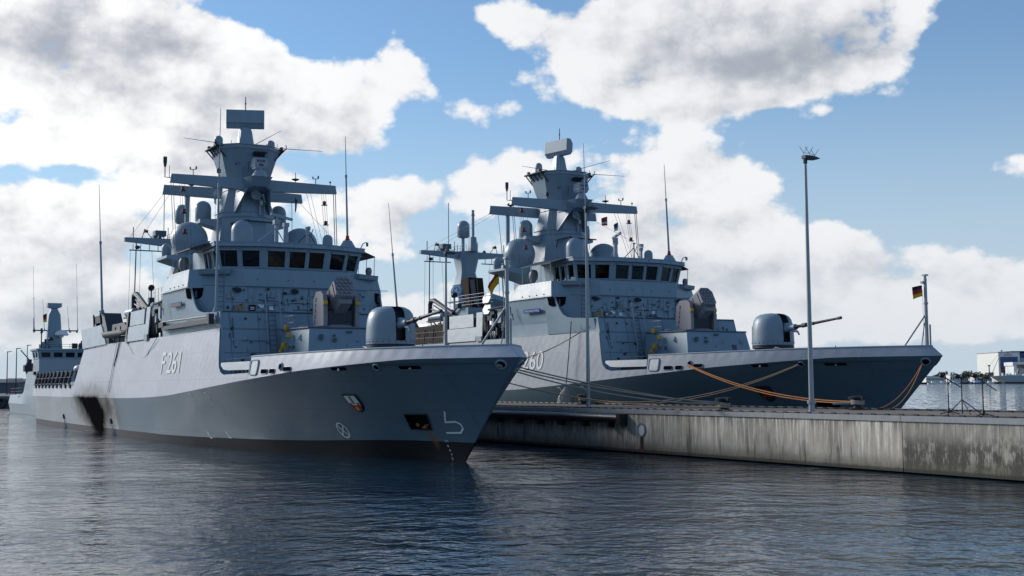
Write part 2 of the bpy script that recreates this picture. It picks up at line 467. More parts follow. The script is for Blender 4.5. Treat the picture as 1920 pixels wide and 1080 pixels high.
def make_corvette():
    root = empty('corvette')
    # ---------------------------------------------------------------- hull
    ts = [0, .12, .35, .7, 1.2, 1.8, 2.5, 3.3, 4.2, 5.2, 6.3, 7.5, 9, 10.5, 12, 13.5, 15, 16.5, 17.8, 18.6, 18.61, 20, 21.3, 22.3, 22.65, 22.9, 23.1, 23.3, 23.5, 23.78, 24.08]
    ts += [25.6+1.6*k for k in range(24)] + [63.3, 64.4, 65.6] + [67.5+2.1*k for k in range(10)] + [88.6]
    mb = MB(); rings = []
    FR = (0.25, .5, .75)
    for t in ts:
        zk = ZK(-t); zb = ZB(-t); zt = ZT(-t)
        row = [(x_at(t, -1.3), y_low(t, 0)*.85, -1.3), (x_at(t, 0), y_low(t, 0), 0.0), (x_at(t, zb), y_low(t, zb), zb)]
        for f in FR:
            z = zb+(zk-zb)*f; row.append((x_at(t, z), y_low(t, z), z))
        row.append((x_at(t, zk), y_low(t, zk), zk))
        zm = (zk+zt)/2
        row.append((x_at(t, zm), y_up(t, zm), zm)); row.append((x_at(t, zt), y_up(t, zt), zt))
        rings.append(row)
    nr = len(rings[0]); mis = [0, 0, 1, 1, 1, 1, 2, 2]
    for s in (-1, 1):
        V = [(x, s*y, z) for r in rings for x, y, z in r]
        for i in range(len(rings)-1):
            for j in range(nr-1):
                mb.add([V[i*nr+j], V[i*nr+j+1], V[(i+1)*nr+j+1], V[(i+1)*nr+j]], [(0, 1, 2, 3)], mis[j])
    for i, r in ((0, rings[0]), (-1, rings[-1])):                                  # stem plate and transom
        for j in range(nr-1):
            a, b = r[j], r[j+1]
            mb.add([(a[0], -a[1], a[2]), (a[0], a[1], a[2]), (b[0], b[1], b[2]), (b[0], -b[1], b[2])], [(0, 1, 2, 3)], mis[j])
    hull = mb.build('hull', M['hullA'], root, 14)
    # decks
    d = MB()
    def strip(t0, t1, dz):
        tt = [t for t in ts if t0 <= t <= t1]
        for a, b in zip(tt, tt[1:]):
            za, zb_ = ZT(-a)-dz, ZT(-b)-dz
            pa, pb = (x_at(a, za), y_up(a, za)-.02), (x_at(b, zb_), y_up(b, zb_)-.02)
            d.add([(pa[0], -pa[1], za), (pa[0], pa[1], za), (pb[0], pb[1], zb_), (pb[0], -pb[1], zb_)], [(0, 1, 2, 3)])
    strip(.35, 18.6, .8); strip(24.08, 63.3, .06); strip(65.6, 88.6, .04)
    d.bx(-23.5, -18.5, -6.0, 6.0, 4.1, 4.2)
    d.add([(-63.3, -6.05, 6.8), (-63.3, 6.05, 6.8), (-65.6, 6.3, 3.8), (-65.6, -6.3, 3.8)], [(0, 1, 2, 3)])
    d.build('deck', M['deckgrey'], root)
    # rail on top of the fore bulwark
    for s in (-1, 1):
        c = MB(); c.tube([(x_at(t, ZT(-t)), s*y_up(t, ZT(-t)), ZT(-t)) for t in ts if t <= 18.6], .045, 6)
        c.build('bulwark_cap', M['ship_light'], root)
    # side panel over the open part of the fore deck, with stanchions in the gap below
    for s in (-1, 1):
        p = MB()
        zs = (4.50, 4.95); rr = []
        for x in (-18.62, -19.6, -20.6, -21.6, -22.4, -22.75, -23.0):
            zl = max(zs[0], 4.50 + max(0, (-22.3-x))*.42); rr.append([(x, s*(hull_y(x, zl)+.0), zl), (x, s*(hull_y(x, 4.6)-.06), zs[1]), (x, s*(hull_y(x, 4.6)-.14), zs[1]), (x, s*(hull_y(x, zl)-.10), zl)])
        p.loft(rr); p.build('bulwark_panel', M['ship_light'], root)
        g = MB()
        for x in (-19.2, -19.9, -20.6, -21.3, -21.9):
            g.tube([(x, s*(hull_y(x, 4.2)-.3), 4.2), (x, s*(hull_y(x, 4.5)-.25), 4.95)], .03, 6)
            g.box((x+.25, s*5.75, 4.35), (.3, .3, .28))
        railing(g, [(-18.7, s*5.85, 4.4), (-23.2, s*6.0, 4.4)], .75, 2, .014, 1.1)
        g.build('stanchions', M['midgrey'], root)
    # hatch with raised rim
    for s in (-1, 1):
        h = MB()
        x0, x1, z0, z1 = -18.42, -17.46, 4.22, 4.99
        def PQ(x, z, o): return (x, s*(hull_y(x, z)+o), z)
        rim = []
        cr = .14
        for cx, cz, a0 in ((x1-cr, z1-cr, 0), (x0+cr, z1-cr, 90), (x0+cr, z0+cr, 180), (x1-cr, z0+cr, 270)):
            for k in range(4):
                a = R(a0+30*k); rim.append((cx+cr*math.cos(a), cz+cr*math.sin(a)))
        h.tube([PQ(x, z, .03) for x, z in rim]+[PQ(*rim[0], .03)], .045, 6)
        o = h.build('boarding_hatch', M['ship_light'], root)
        q = MB(); q.loft([[PQ(x, z, .035) for x, z in rim], [PQ(x, z, .0) for x, z in rim]]); q.build('hatch_plate', M['ship_light'], o)
    def pill(x0, x1, z0, z1, s, mat, name, rim=True, off=.035):
        pts = []; r = (z1-z0)/2*.9
        for cx, cz, a0 in ((x1-r, z1-r, 0), (x0+r, z1-r, 90), (x0+r, z0+r, 180), (x1-r, z0+r, 270)):
            for k in range(5):
                a = R(a0+22.5*k); pts.append((cx+r*math.cos(a), cz+r*math.sin(a)))
        V = [(x, s*(hull_y(x, z)+off), z) for x, z in pts]
        m = MB(); m.add(V, [tuple(range(len(V)))])
        o = m.build(name, mat, hull)
        if rim:
            k = MB(); k.tube(V+[V[0]], .012, 5); k.build('rim', M['trim'], o)
        return o
    for s in (-1, 1):
        for x0, x1, z0, z1 in ((-16.95, -16.15, 4.25, 4.5), (-15.9, -15.25, 4.25, 4.5), (-14.35, -13.55, 4.35, 4.58)):
            pill(x0, x1, z0, z1, s, M['void'], 'mooring_port')
        for x0, x1 in ((-9.95, -8.85), (-5.65, -4.45)):
            o = pill(x0, x1, 4.33, 4.47, s, M['void'], 'mooring_slot', False)
            k = MB(); xm = (x0+x1)/2; k.box((xm, s*(hull_y(xm, 4.4)+.01), 4.4), (.12, .08, .17)); k.build('roller', M['trim'], o)
        for x, z, r in ((-14.68, 4.6, .2), (-6.9, 4.45, .2), (-.75, 4.47, .26)):      # round fairleads
            k = MB(); nv = Vector((0, s, 0)); 
            e = .05; nx = -(hull_y(x+e, z)-hull_y(x-e, z))/(2*e); nz = -(hull_y(x, z+e)-hull_y(x, z-e))/(2*e)
            nv = Vector((nx, s*1.0, nz)).normalized(); c = Vector((x, s*hull_y(x, z), z))
            Mx = nv.to_track_quat('Z', 'Y').to_matrix().to_4x4()
            k.lathe([(r*.66, .0), (r*.70, .03), (r*.82, .06), (r*.97, .05), (r*1.06, .02), (r*1.1, -.05)], c, 18, Mx)
            o = k.build('fairlead', M['ship'], hull, 60)
            k = MB(); k.disc(c+nv*.015, r*.66, nv, .02, 16); k.build('fairlead_throat', M['void'], o)
        # white draught figures, tug marks and bulb mark painted on the plating
        for (x, z), tx in zip(((-6.02, .96), (-6.0, .73), (-5.97, .53), (-5.95, .33), (-5.97, .14)), ('2M', '8', '6', '4', '2')):
            V, F = text_mesh(tx, .1*len(tx)+.02, .11)
            decal('draught_mark', M['white'], [(x+u*1.0, z-.06+v) if s < 0 else (x+.12-u, z-.06+v) for u, v in V], F, hull, .03, s)
        V, F = stroke([(-4.98, 2.34), (-5.32, 1.86), (-4.66, 1.89), (-4.42, 1.78), (-4.4, 1.58), (-4.66, 1.38), (-5.6, 1.35)], .085)
        decal('bulb_mark', M['white'], V, F, hull, .03, s)
        cx, cz, rr = -12.74, 1.33, .37
        pts = [(cx+rr*math.cos(a)*1.05, cz+rr*math.sin(a)) for a in [2*math.pi*k/28 for k in range(29)]]
        V, F = stroke(pts, .075); V2, F2 = stroke([(cx-rr*.7, cz+rr*.7), (cx+rr*.7, cz-rr*.7)], .075); V3, F3 = stroke([(cx-rr*.7, cz-rr*.7), (cx+rr*.7, cz+rr*.7)], .075)
        o = decal('thruster_mark', M['white'], V, F, hull, .03, s)
        decal('cross', M['white'], V2+V3, F2+[tuple(i+len(V2) for i in f) for f in F3], o, .034, s)
        for x, z, sx in ((-28.48, 3.0, 1), (-25.64, 3.08, 1), (-28.54, .62, -1), (-25.56, .72, -1)):
            V, F = stroke([(x-.35*sx*0, z+.22), (x+.12, z-.12), (x+.12+.3*(1 if sx < 0 else 0), z-.12)] if sx < 0 else [(x-.25, z+.16), (x, z+.16), (x+.14, z-.16)], .06)
            decal('tug_mark', M['white'], V, F, hull, .03, s)
        # anchor pocket
        q = [(-7.62, 2.21), (-6.2, 2.23), (-6.5, 1.47), (-7.86, 1.47)]
        o = decal('anchor_pocket', M['void'], q, [(0, 1, 2, 3)], hull, .03, s)
        e = MB()
        for a, b in zip(q, q[1:]+q[:1]):
            e.tube([(a[0], s*(hull_y(*a)+.04), a[1]), (b[0], s*(hull_y(*b)+.04), b[1])], .03, 6)
        e.build('pocket_rim', M['darkgrey'], o)
        e = MB()
        e.box((-6.95, s*(hull_y(-6.95, 1.6)+.02), 1.63), (.62, .12, .16)); e.box((-6.6, s*(hull_y(-6.6, 1.7)+.02), 1.78), (.16, .12, .2)); e.box((-7.2, s*(hull_y(-7.2, 1.8)+.0), 1.75), (.3, .10, .16), ry=.5)
        e.build('anchor', M['rust'], o)
        # overboard outlets
        for x in (-70.7, -51.1):
            k = MB(); k.tube([(x-.15, s*(hull_y(x, 1.15)+.05), 1.2), (x, s*(hull_y(x, .9)+.06), .85)], .09, 8); k.build('outlet', M['dark'], hull)
            k = MB(); k.tube([(x, s*(hull_y(x, .8)+.06), .8), (x+.05, s*(hull_y(x, .4)+.09), .35), (x, s*(hull_y(x, .0)+.12), .0)], [.03, .06, .10], 6); k.build('outlet_stain', M['offwhite'], hull)
        for k_ in range(3):   # short dark scuppers and rub marks below the boat bay
            x = -56.6+.28*k_
            V, F = stroke([(x, 7.95), (x+.02, 7.45)], .07); m = MB(); m.add([(u, s*6.13, v) for u, v in V], F); m.build('slot', M['dark'], hull)
    # ---------------------------------------------------------------- block below the bridge
    def wallx(z): return -23.35-.27*(z-4.3)
    b = MB()
    lo = [(wallx(4.1), -6.0), (-37.0, -6.15), (-37.0, 6.15), (wallx(4.1), 6.0)]
    lo0 = [(wallx(4.1), -6.33, 4.1), (-36.9, -6.3, 4.1), (-36.9, 6.3, 4.1), (wallx(4.1), 6.33, 4.1)]
    lo1 = [(wallx(6.95), -6.0, 6.95), (-36.9, -6.1, 6.95), (-36.9, 6.1, 6.95), (wallx(6.95), 6.0, 6.95)]
    lo2 = [(wallx(7.95)-.02, -5.97, 7.95), (-36.9, -6.22, 7.95), (-36.9, 6.22, 7.95), (wallx(7.95)-.02, 5.97, 7.95)]
    b.loft([lo0, lo1, lo2])
    up0 = [(-27.75, -4.75, 7.9), (-29.35, -6.1, 7.9), (-36.8, -6.22, 7.9), (-36.8, 6.22, 7.9), (-29.35, 6.1, 7.9), (-27.75, 4.75, 7.9)]
    up1 = [(-27.85, -4.75, 9.78), (-29.5, -6.36, 9.78), (-36.0, -6.40, 9.78), (-36.0, 6.40, 9.78), (-29.5, 6.36, 9.78), (-27.85, 4.75, 9.78)]
    b.loft([up0, up1])
    for s in (-1, 1):   # side plates sweeping up from the shelf to the bridge wing
        poly = [(-24.55, 7.0), (-24.68, 7.93), (-26.2, 8.0), (-27.4, 8.06), (-28.0, 8.16), (-28.45, 8.36), (-28.8, 8.7), (-29.1, 9.2), (-29.4, 9.75), (-30.6, 9.75), (-30.6, 7.0)]
        b.loft([[(x, s*(5.99+(-24.5-x)*.028+(z-7.0)*.085), z) for x, z in poly], [(x, s*(5.89+(-24.5-x)*.028+(z-7.0)*.085), z) for x, z in poly]])
    blk = b.build('superstructure', M['ship'], root)
    # weld seams, pipes and edge trim on the front wall
    w = MB()
    for z in (5.55, 6.92, 6.98): w.tube([(wallx(z)+.012, -5.9, z), (wallx(z)+.012, 5.9, z)], .013 if z != 6.98 else .008, 4)
    w.tube([(wallx(7.95)-.0, -5.9, 7.97), (wallx(7.95), 5.9, 7.97)], .045, 6)
    for y in (-5.45, -3.75, -.6, 2.6, 4.4): w.tube([(wallx(4.4)+.012, y, 4.4), (wallx(7.9)+.012, y, 7.9)], .011, 4)
    for z in (8.75,): w.tube([(-27.78, -4.7, z), (-27.78, 4.7, z)], .012, 4)
    for y in (-4.2, -3.2, -2.1, -.9, .8, 2.2, 3.6): w.tube([(-27.74, y, 8.0), (-27.84, y, 9.7)], .010, 4)
    w.tube([(-27.6, -6.1, 9.72), (-27.6, 6.1, 9.72)], .02, 5)
    w.tube([(wallx(5.2)+.06, -5.3, 4.4), (wallx(7.4)+.06, -5.3, 7.6)], .035, 6)
    w.tube([(wallx(6.2)+.06, -4.4, 6.25), (wallx(6.2)+.06, -3.2, 6.25)], .022, 5)
    w.build('wall_seams', M['midgrey'], blk)
    # pyramid fairings for the pad eyes
    def pyramid(m, c, r, h, out):
        out = Vector(out); c = Vector(c); side = Vector((0, 1, 0)) if abs(out.x) > .3 else Vector((1, 0, 0))
        top = c+Vector((0, 0, h)); m.add([c-side*r, c+side*r, c+out*r*1.2, top], [(0, 1, 2), (0, 2, 3), (2, 1, 3), (0, 3, 1)])
    for c in ((wallx(6.3), -4.6, 6.3), (-27.76, -1.65, 9.1), (-27.76, -4.4, 9.0), (-27.76, 2.6, 9.1), (wallx(6.1), 2.9, 6.1), (-27.76, 4.2, 9.1)):
        m = MB(); pyramid(m, c, .2, .36, (1, 0, 0)); m.build('pad_fairing', M['ship_light'], blk)
    # working lights under the bridge wing, cameras and small wall boxes
    for y in (-3.9, -.22, 3.6):
        m = MB(); m.box((-27.6, y, 9.5), (.26, .34, .17), ry=.5); m.box((-27.74, y, 9.55), (.12, .42, .12)); m.tube([(-27.8, y, 9.68), (-27.62, y, 9.6)], .03, 6)
        o = m.build('floodlight', M['darkgrey'], blk); m = MB(); m.box((-27.51, y, 9.43), (.03, .26, .11), ry=.5); m.build('lens', M['offwhite'], o)
    g = MB(); rnd = random.Random(3)
    for k in range(46):
        y = rnd.uniform(-4.4, 4.6); z = rnd.uniform(8.15, 9.55); a = rnd.choice(((.06, .16), (.1, .1), (.2, .05), (.05, .25), (.14, .09)))
        g.box((-27.74, y, z), (rnd.uniform(.06, .14), a[0], a[1]))
    for k in range(26):
        y = rnd.uniform(-5.6, 5.4); z = rnd.uniform(4.6, 7.7); a = rnd.choice(((.06, .16), (.09, .09), (.22, .05), (.05, .25)))
        if abs(y) < 2.6 and z < 7.2: continue
        g.box((wallx(z)+.03, y, z), (rnd.uniform(.08, .16), a[0], a[1]))
    for k in range(9):
        y = rnd.uniform(-4.2, 4.2); z = rnd.uniform(8.2, 9.5); L = rnd.uniform(.4, 1.1)
        g.tube([(-27.72, y, z), (-27.72, y+L, z+rnd.uniform(-.03, .03))], .018, 5)
    build_split(g, 'wall_fitting', M['midgrey'], blk)
    for mt, nm, sd in (('dark', 'cable_clip', 11), ('ship_light', 'junction_box', 12)):
        g = MB(); rn = random.Random(sd)
        for k in range(22):
            y = rn.uniform(-4.5, 4.7); z = rn.uniform(8.1, 9.6); g.box((-27.73, y, z), (rn.uniform(.05, .12), rn.uniform(.05, .16), rn.uniform(.05, .16)))
        for k in range(12):
            y = rn.choice((-1, 1))*rn.uniform(2.9, 5.6); z = rn.uniform(4.6, 7.8); g.box((wallx(z)+.03, y, z), (.1, rn.uniform(.06, .18), rn.uniform(.06, .2)))
        for k in range(6):
            y = rn.uniform(-4.4, 4.4); g.tube([(-27.73, y, 8.05), (-27.74, y, 9.0), (-27.76, y+rn.uniform(-.3, .3), 9.3), (-27.76, y+.1, 9.65)], .014, 4)
        build_split(g, nm, M[mt], blk)
    g = MB(); g.bx(-27.62, -27.5, -2.6, -.6, 7.98+.12, 8.22); g.box((-27.6, 1.6, 8.5), (.2, .5, .45)); build_split(g, 'wall_locker', M['ship'], blk)
    m = MB(); 
    for k in range(7): m.bx(-27.73, -27.69, -3.97+.085*k, -3.925+.085*k, 8.12, 8.62)
    m.build('wooden_rack', M['tan'], blk)
    m = MB(); m.box((-27.71, -2.95, 8.42), (.06, .42, .38)); o = m.build('notice_panel', M['lens'], blk)
    m = MB(); m.box((-27.66, -2.98, 8.44), (.03, .22, .06)); m.box((-27.66, -3.06, 8.36), (.03, .05, .14)); m.box((-27.66, -2.93, 8.34), (.03, .18, .05)); m.build('pictogram', M['offwhite'], o)
    for y, z in ((-2.4, 8.55), (1.2, 8.6), (-1.7, 8.42)):
        m = MB(); m.box((-27.71, y, z), (.03, .34, .22)); m.build('notice', M['white'], blk)
    # vent openings at the front corners under the wing
    for s in (-1, 1):
        m = MB(); q = [(-30.25, 9.66), (-28.75, 9.66), (-28.6, 9.15), (-28.75, 9.03), (-29.7, 8.98), (-30.05, 9.1)]
        yy = lambda x, z: 6.02+(-24.5-x)*.028+(z-7.0)*.085
        q = [(-30.25, 9.66), (-29.38, 9.66), (-29.25, 9.0), (-29.7, 8.98), (-30.1, 9.1)]
        m.add([(x, s*(yy(x, z)+.02), z) for x, z in q], [tuple(range(len(q)))])
        cn = lambda f, z: (-27.8-1.62*f, s*(4.75+1.50*f), z)
        o_ = Vector((.68, s*.73, 0))*.03
        m.add([Vector(cn(1.0, 9.66))+o_, Vector(cn(.62, 9.66))+o_, Vector(cn(.66, 9.12))+o_, Vector(cn(.76, 8.98))+o_, Vector(cn(.97, 8.98))+o_], [(0, 1, 2, 3, 4)])
        vo = m.build('vent_opening', M['void'], blk)
        m = MB(); p = Vector(cn(.84, 0))+o_*2.5
        m.tube([p+Vector((0, 0, 9.05)), p+Vector((0, 0, 9.5))], .045, 6)
        for z in (9.08, 9.2, 9.32): m.tube([p+Vector((0, 0, z)), p+Vector((0, 0, z+.06))], .09, 8)
        m.build('insulator', M['midgrey'], vo)
        for x, z, h in ((-35.35, 8.95, .7), (-35.1, 8.5, .5)):
            m = MB(); m.add([(x-.06, s*(yy(x, z)+.12), z+h/2), (x+.08, s*(yy(x, z)+.12), z+h/2), (x+.14, s*(yy(x, z)+.08), z-h/2), (x-.0, s*(yy(x, z)+.08), z-h/2)], [(0, 1, 2, 3)]); m.build('door_recess', M['void'], blk)
    # accommodation boom stowed along the side
    for s in (-1, 1):
        m = MB(); m.bx(-35.8, -24.9, s*6.36-.12, s*6.36+.10, 7.30, 7.56); m.tube([(-36.0, s*6.45, 7.85), (-25.0, s*6.4, 7.72)], .05, 8); m.bx(-25.3, -24.8, s*6.35-.16, s*6.35+.16, 7.25, 7.85); m.bx(-36.6, -35.4, s*6.4-.1, s*6.4+.1, 7.5, 7.85)
        m.build('stowed_boom', M['darkgrey'], blk)
    # ladders on the front wall
    for a, bb in (((wallx(4.5)+.12, -2.95, 4.4), (wallx(7.9)+.12, -2.95, 8.35)), ((-27.55, -5.0, 8.0), (-27.6, -5.0, 10.7))):
        m = MB(); ladder(m, a, bb, (1, 0, 0)); m.build('ladder', M['midgrey'], blk)
    m = MB(); m.tube([(wallx(5.2)+.3, -3.38, 5.6), (wallx(8)+.35, -3.38, 9.1)], .03, 6); m.tube([(wallx(4.6)+.3, -2.5, 4.7), (wallx(8)+.35, -2.5, 9.1)], .03, 6); m.build('ladder_handrail', M['ship_light'], blk)
    # ---------------------------------------------------------------- launcher platform (deckhouse)
    m = MB()
    m.loft([[(-23.6, -2.75, 4.2), (-18.35, -2.85, 4.2), (-18.15, 0, 4.2), (-18.35, 2.85, 4.2), (-23.6, 2.75, 4.2)],
            [(-23.6, -2.45, 6.86), (-19.0, -2.5, 6.8), (-18.85, 0, 6.8), (-19.0, 2.5, 6.8), (-23.6, 2.45, 6.86)]])
    dh = m.build('launcher_platform', M['ship'], root)
    m = MB(); m.tube([(-23.6, -2.5, 6.9), (-19.0, -2.55, 6.84), (-18.82, 0, 6.84), (-19.0, 2.55, 6.84), (-23.6, 2.5, 6.9)], .05, 6)
    m.tube([(-18.68, -2.68, 5.5), (-18.48, 0, 5.5), (-18.68, 2.68, 5.5)], .014, 4); m.tube([(-18.75, -1.5, 5.95), (-18.66, .3, 5.95)], .025, 5); m.tube([(-18.62, -.4, 5.3), (-18.6, -.4, 5.9)], .02, 4)
    for y in (-1.1, .9): m.tube([(-18.42, y, 4.5), (-18.9, y, 6.7)], .011, 4)
    m.build('edge_trim', M['midgrey'], dh)
    for c, o in (((-18.72, .25, 6.1), (1, 0, 0)), ((-18.75, 1.9, 6.1), (1, 0, 0)), ((-21.8, -2.52, 5.9), (0, -1, 0)), ((-20.2, -2.55, 6.2), (0, -1, 0))):
        m = MB(); pyramid(m, c, .17, .34, o); m.build('pad_fairing', M['ship_light'], dh)
    m = MB(); m.tube([(-18.8, -1.1, 6.15), (-18.6, -1.12, 6.15)], .12, 10); m.tube([(-18.85, -1.1, 6.4), (-18.65, -1.12, 6.4)], .07, 8); m.box((-18.8, -.2, 6.62), (.2, .3, .12)); m.tube([(-21.2, -2.62, 5.9), (-21.1, -2.75, 5.7)], .06, 6)
    m.box((-18.62, 1.2, 5.75), (.1, .3, .4)); m.box((-18.7, -1.9, 6.3), (.12, .2, .3))
    build_split(m, 'wall_fitting', M['midgrey'], dh)
    m = MB(); m.lathe([(.42, 0), (.4, .06), (.3, .18), (.16, .26), (.02, .28)], (-22.2, -1.6, 6.88), 14); m.build('vent_mushroom', M['launcher'], dh)
    m = MB(); railing(m, [(-23.4, -2.4, 6.88), (-21.9, -2.4, 6.86)], .8, 2, .02, .7); m.tube([(-22.9, -2.0, 6.9), (-22.9, -2.0, 7.6), (-22.5, -2.0, 7.7)], .03, 6); m.tube([(-22.6, -1.2, 6.9), (-22.6, -1.2, 7.3)], .08, 8)
    m.build('platform_railing', M['trim'], dh)
    m = MB(); 
    for p in ((-22.35, -3.05, 5.3), (-22.2, -3.0, 5.65), (-22.0, -2.9, 5.95), (-22.6, -2.6, 6.98), (-21.7, -2.75, 6.5), (-20.4, -2.85, 5.1), (-22.5, -3.2, 5.05)):
        m.box(p, (rnd.uniform(.2, .34), rnd.uniform(.14, .22), rnd.uniform(.16, .3)), rnd.uniform(-.5, .5), rnd.uniform(-.5, .5))
    m.tube([(-22.3, -3.0, 5.2), (-22.05, -3.05, 5.7), (-21.8, -2.9, 6.1)], .06, 6)
    build_split(m, 'rescue_gear', M['yellow'], dh)
    m = MB(); m.box((-22.2, -3.15, 4.8), (.9, .4, .62)); m.tube([(-21.7, -3.2, 4.3), (-21.7, -3.2, 5.2)], .16, 8); m.box((-22.6, -3.2, 5.1), (.3, .3, .3), .4, .4); build_split(m, 'hose_gear', M['dark'], dh)
    # ---------------------------------------------------------------- missile launcher on the platform
    rl = empty('missile_launcher', (-20.9, -.1, 6.9)); rl.parent = root
    m = MB(); m.lathe([(.95, -.12), (.95, .12), (.8, .2)], (0, 0, 0), 20); m.build('turntable', M['launcher'], rl)
    for s in (-1, 1):
        m = MB()
        poly = [(-.85, .12), (.7, .12), (.72, .7), (.62, 1.9), (.3, 2.12), (-.5, 2.12), (-.9, 1.7), (-1.0, .6)]
        m.prism(poly, 'y', s*.98-.13, s*.98+.13)
        for k in range(5): m.box((-.75+.05*k, s*1.12, .4+.32*k), (.22, .06, .2))
        m.box((.55, s*.98, 1.05), (.36, .24, .3))
        o = m.build('side_frame', M['launcher'], rl)
        m = MB(); m.box((.71, s*.98, 1.45), (.05, .25, .22)); m.build('hazard_plate', M['yellow'], o)
    tilt = R(-29)
    Mx = Matrix.Translation((0.05, 0, 1.72)) @ Matrix.Rotation(tilt, 4, 'Y')
    hexs = [(-.36, -.68), (-.58, -.45), (-.58, .42), (-.30, .72), (.30, .72), (.58, .42), (.58, -.45), (.36, -.68)]
    m = MB(); m.loft([[Mx @ Vector((x, y, z)) for y, z in hexs] for x in (-1.35, 1.25)])
    m.loft([[Mx @ Vector((x, y, z)) for y, z in ((-.34, -.98), (-.42, -.66), (.42, -.66), (.34, -.98))] for x in (-.9, 1.05)])
    lb = m.build('launcher_box', M['launcher'], rl)
    m = MB()
    for k, (z, cnt) in enumerate(((.56, 3), (.33, 4), (.1, 3), (-.13, 4), (-.36, 3), (-.56, 4))):
        for i in range(cnt):
            y = (i-(cnt-1)/2)*.27*(.75 if k == 5 else 1)
            c0, c1 = Mx @ Vector((1.25, y, z)), Mx @ Vector((1.285, y, z))
            m.tube([c0, c1], .105, 12); m.tube([c1, Mx @ Vector((1.30, y, z))], .07, 10)
    m.build('cell_covers', M['midgrey'], lb)
    m = MB()
    for k, (z, cnt) in enumerate(((.56, 3), (.33, 4), (.1, 3), (-.13, 4), (-.36, 3), (-.56, 4))):
        for i in range(cnt):
            y = (i-(cnt-1)/2)*.27*(.75 if k == 5 else 1); m.tube([Mx @ Vector((1.28, y, z)), Mx @ Vector((1.305, y, z))], .085, 12)
    m.build('cell_lids', M['launcher'], lb)
    m = MB()
    for x in (-1.0, -.3, .35, .95):
        for s in (-1, 1): m.bx(x, x+.06, s*.60-.025, s*.60+.025, -.4, .38, M=Mx)
        m.bx(x, x+.06, -.28, .28, .715, .745, M=Mx)
    m.build('box_ribs', M['launcher'], lb)
    m = MB()
    for s in (-1, 1):
        for k in range(4): m.bx(-.75+.33*k, -.6+.33*k, s*.60-.02, s*.60+.02, -.35, .25, M=Mx)
    m.build('side_vents', M['dark'], lb)
    m = MB(); m.bx(-.6, .5, -.75, .75, .2, 1.0); m.build('drive_housing', M['darkgrey'], rl)
    # ---------------------------------------------------------------- gun turret
    gt = empty('gun_turret', (-13.3, -.1, 5.45)); gt.parent = root
    m = MB(); prof = [(1.22, .27), (1.31, .29), (1.31, .6), (1.29, 1.2), (1.24, 1.6), (1.15, 1.9), (1.0, 2.1), (.75, 2.23), (.4, 2.29), (.02, 2.30)]
    m.lathe(prof, (0, 0, 0), 40)
    o = m.build('gun_house', M['turret'], gt, 40)
    bm = bmesh.new(); bm.from_mesh(o.data)
    for co, no in (((0, .27, 0), (0, 1, 0)), ((0, -.27, 0), (0, 1, 0)), ((.05, 0, 0), (1, 0, 0)), ((0, 0, .45), (0, 0, 1))):
        bmesh.ops.bisect_plane(bm, geom=bm.verts[:]+bm.edges[:]+bm.faces[:], plane_co=co, plane_no=no)
    kill = [f for f in bm.faces if (lambda c: abs(c.y) < .27 and c.x > .05 and c.z > .45)(f.calc_center_median())]
    bmesh.ops.delete(bm, geom=kill, context='FACES'); bm.to_mesh(o.data); bm.free()
    m = MB()
    for k in range(26):
        a = 2*math.pi*k/26; m.box((1.318*math.cos(a), 1.318*math.sin(a), .42), (.03, .06, .06), a)
    m.tube([(1.312*math.cos(2*math.pi*k/40), 1.312*math.sin(2*math.pi*k/40), .54) for k in range(3, 38)], .008, 4); m.tube([(-1.0, -.85, .45), (-.98, -.84, 1.5), (-.7, -1.08, 1.5), (-.72, -1.1, .45)], .012, 4)
    m.build('house_bolts', M['midgrey'], gt)
    m = MB(); m.prism([(-.1, .3), (.9, .3), (.95, .8), (.95, 1.5), (.6, 1.95), (.0, 2.1)], 'y', -.3, .3); m.build('gun_slot', M['dark'], gt)
    m = MB(); m.lathe([(1.12, -.9), (1.12, .05), (1.3, .1), (1.3, .26), (1.1, .28)], (0, 0, 0), 32); m.build('turret_ring', M['darkgrey'], gt)
    el = math.atan2(.42, 4.3); dx = Vector((math.cos(el), 0, math.sin(el))); p0 = Vector((.7, 0, 1.22))
    m = MB(); m.tube([p0, p0+dx*1.4], [.24, .19], 14); m.box(p0+dx*.4+Vector((0, 0, .25)), (.6, .3, .2), ry=-el); m.tube([p0+dx*1.2+Vector((0, 0, -.2)), p0+dx*1.55+Vector((0, 0, -.3)), p0+dx*1.7+Vector((0, 0, -.52))], [.1, .07, .05], 8)
    gb = m.build('gun_cradle', M['turret'], gt)
    m = MB(); m.tube([p0+dx*1.4, p0+dx*1.55, p0+dx*1.62, p0+dx*5.1], [.13, .13, .095, .07], 12); m.tube([p0+dx*2.0, p0+dx*2.35], .14, 10); m.tube([p0+dx*5.05, p0+dx*5.3], .095, 10); m.tube([p0+dx*2.9, p0+dx*3.0], .11, 10)
    m.build('gun_barrel', M['darkgrey'], gt)
    return root, hull, blk

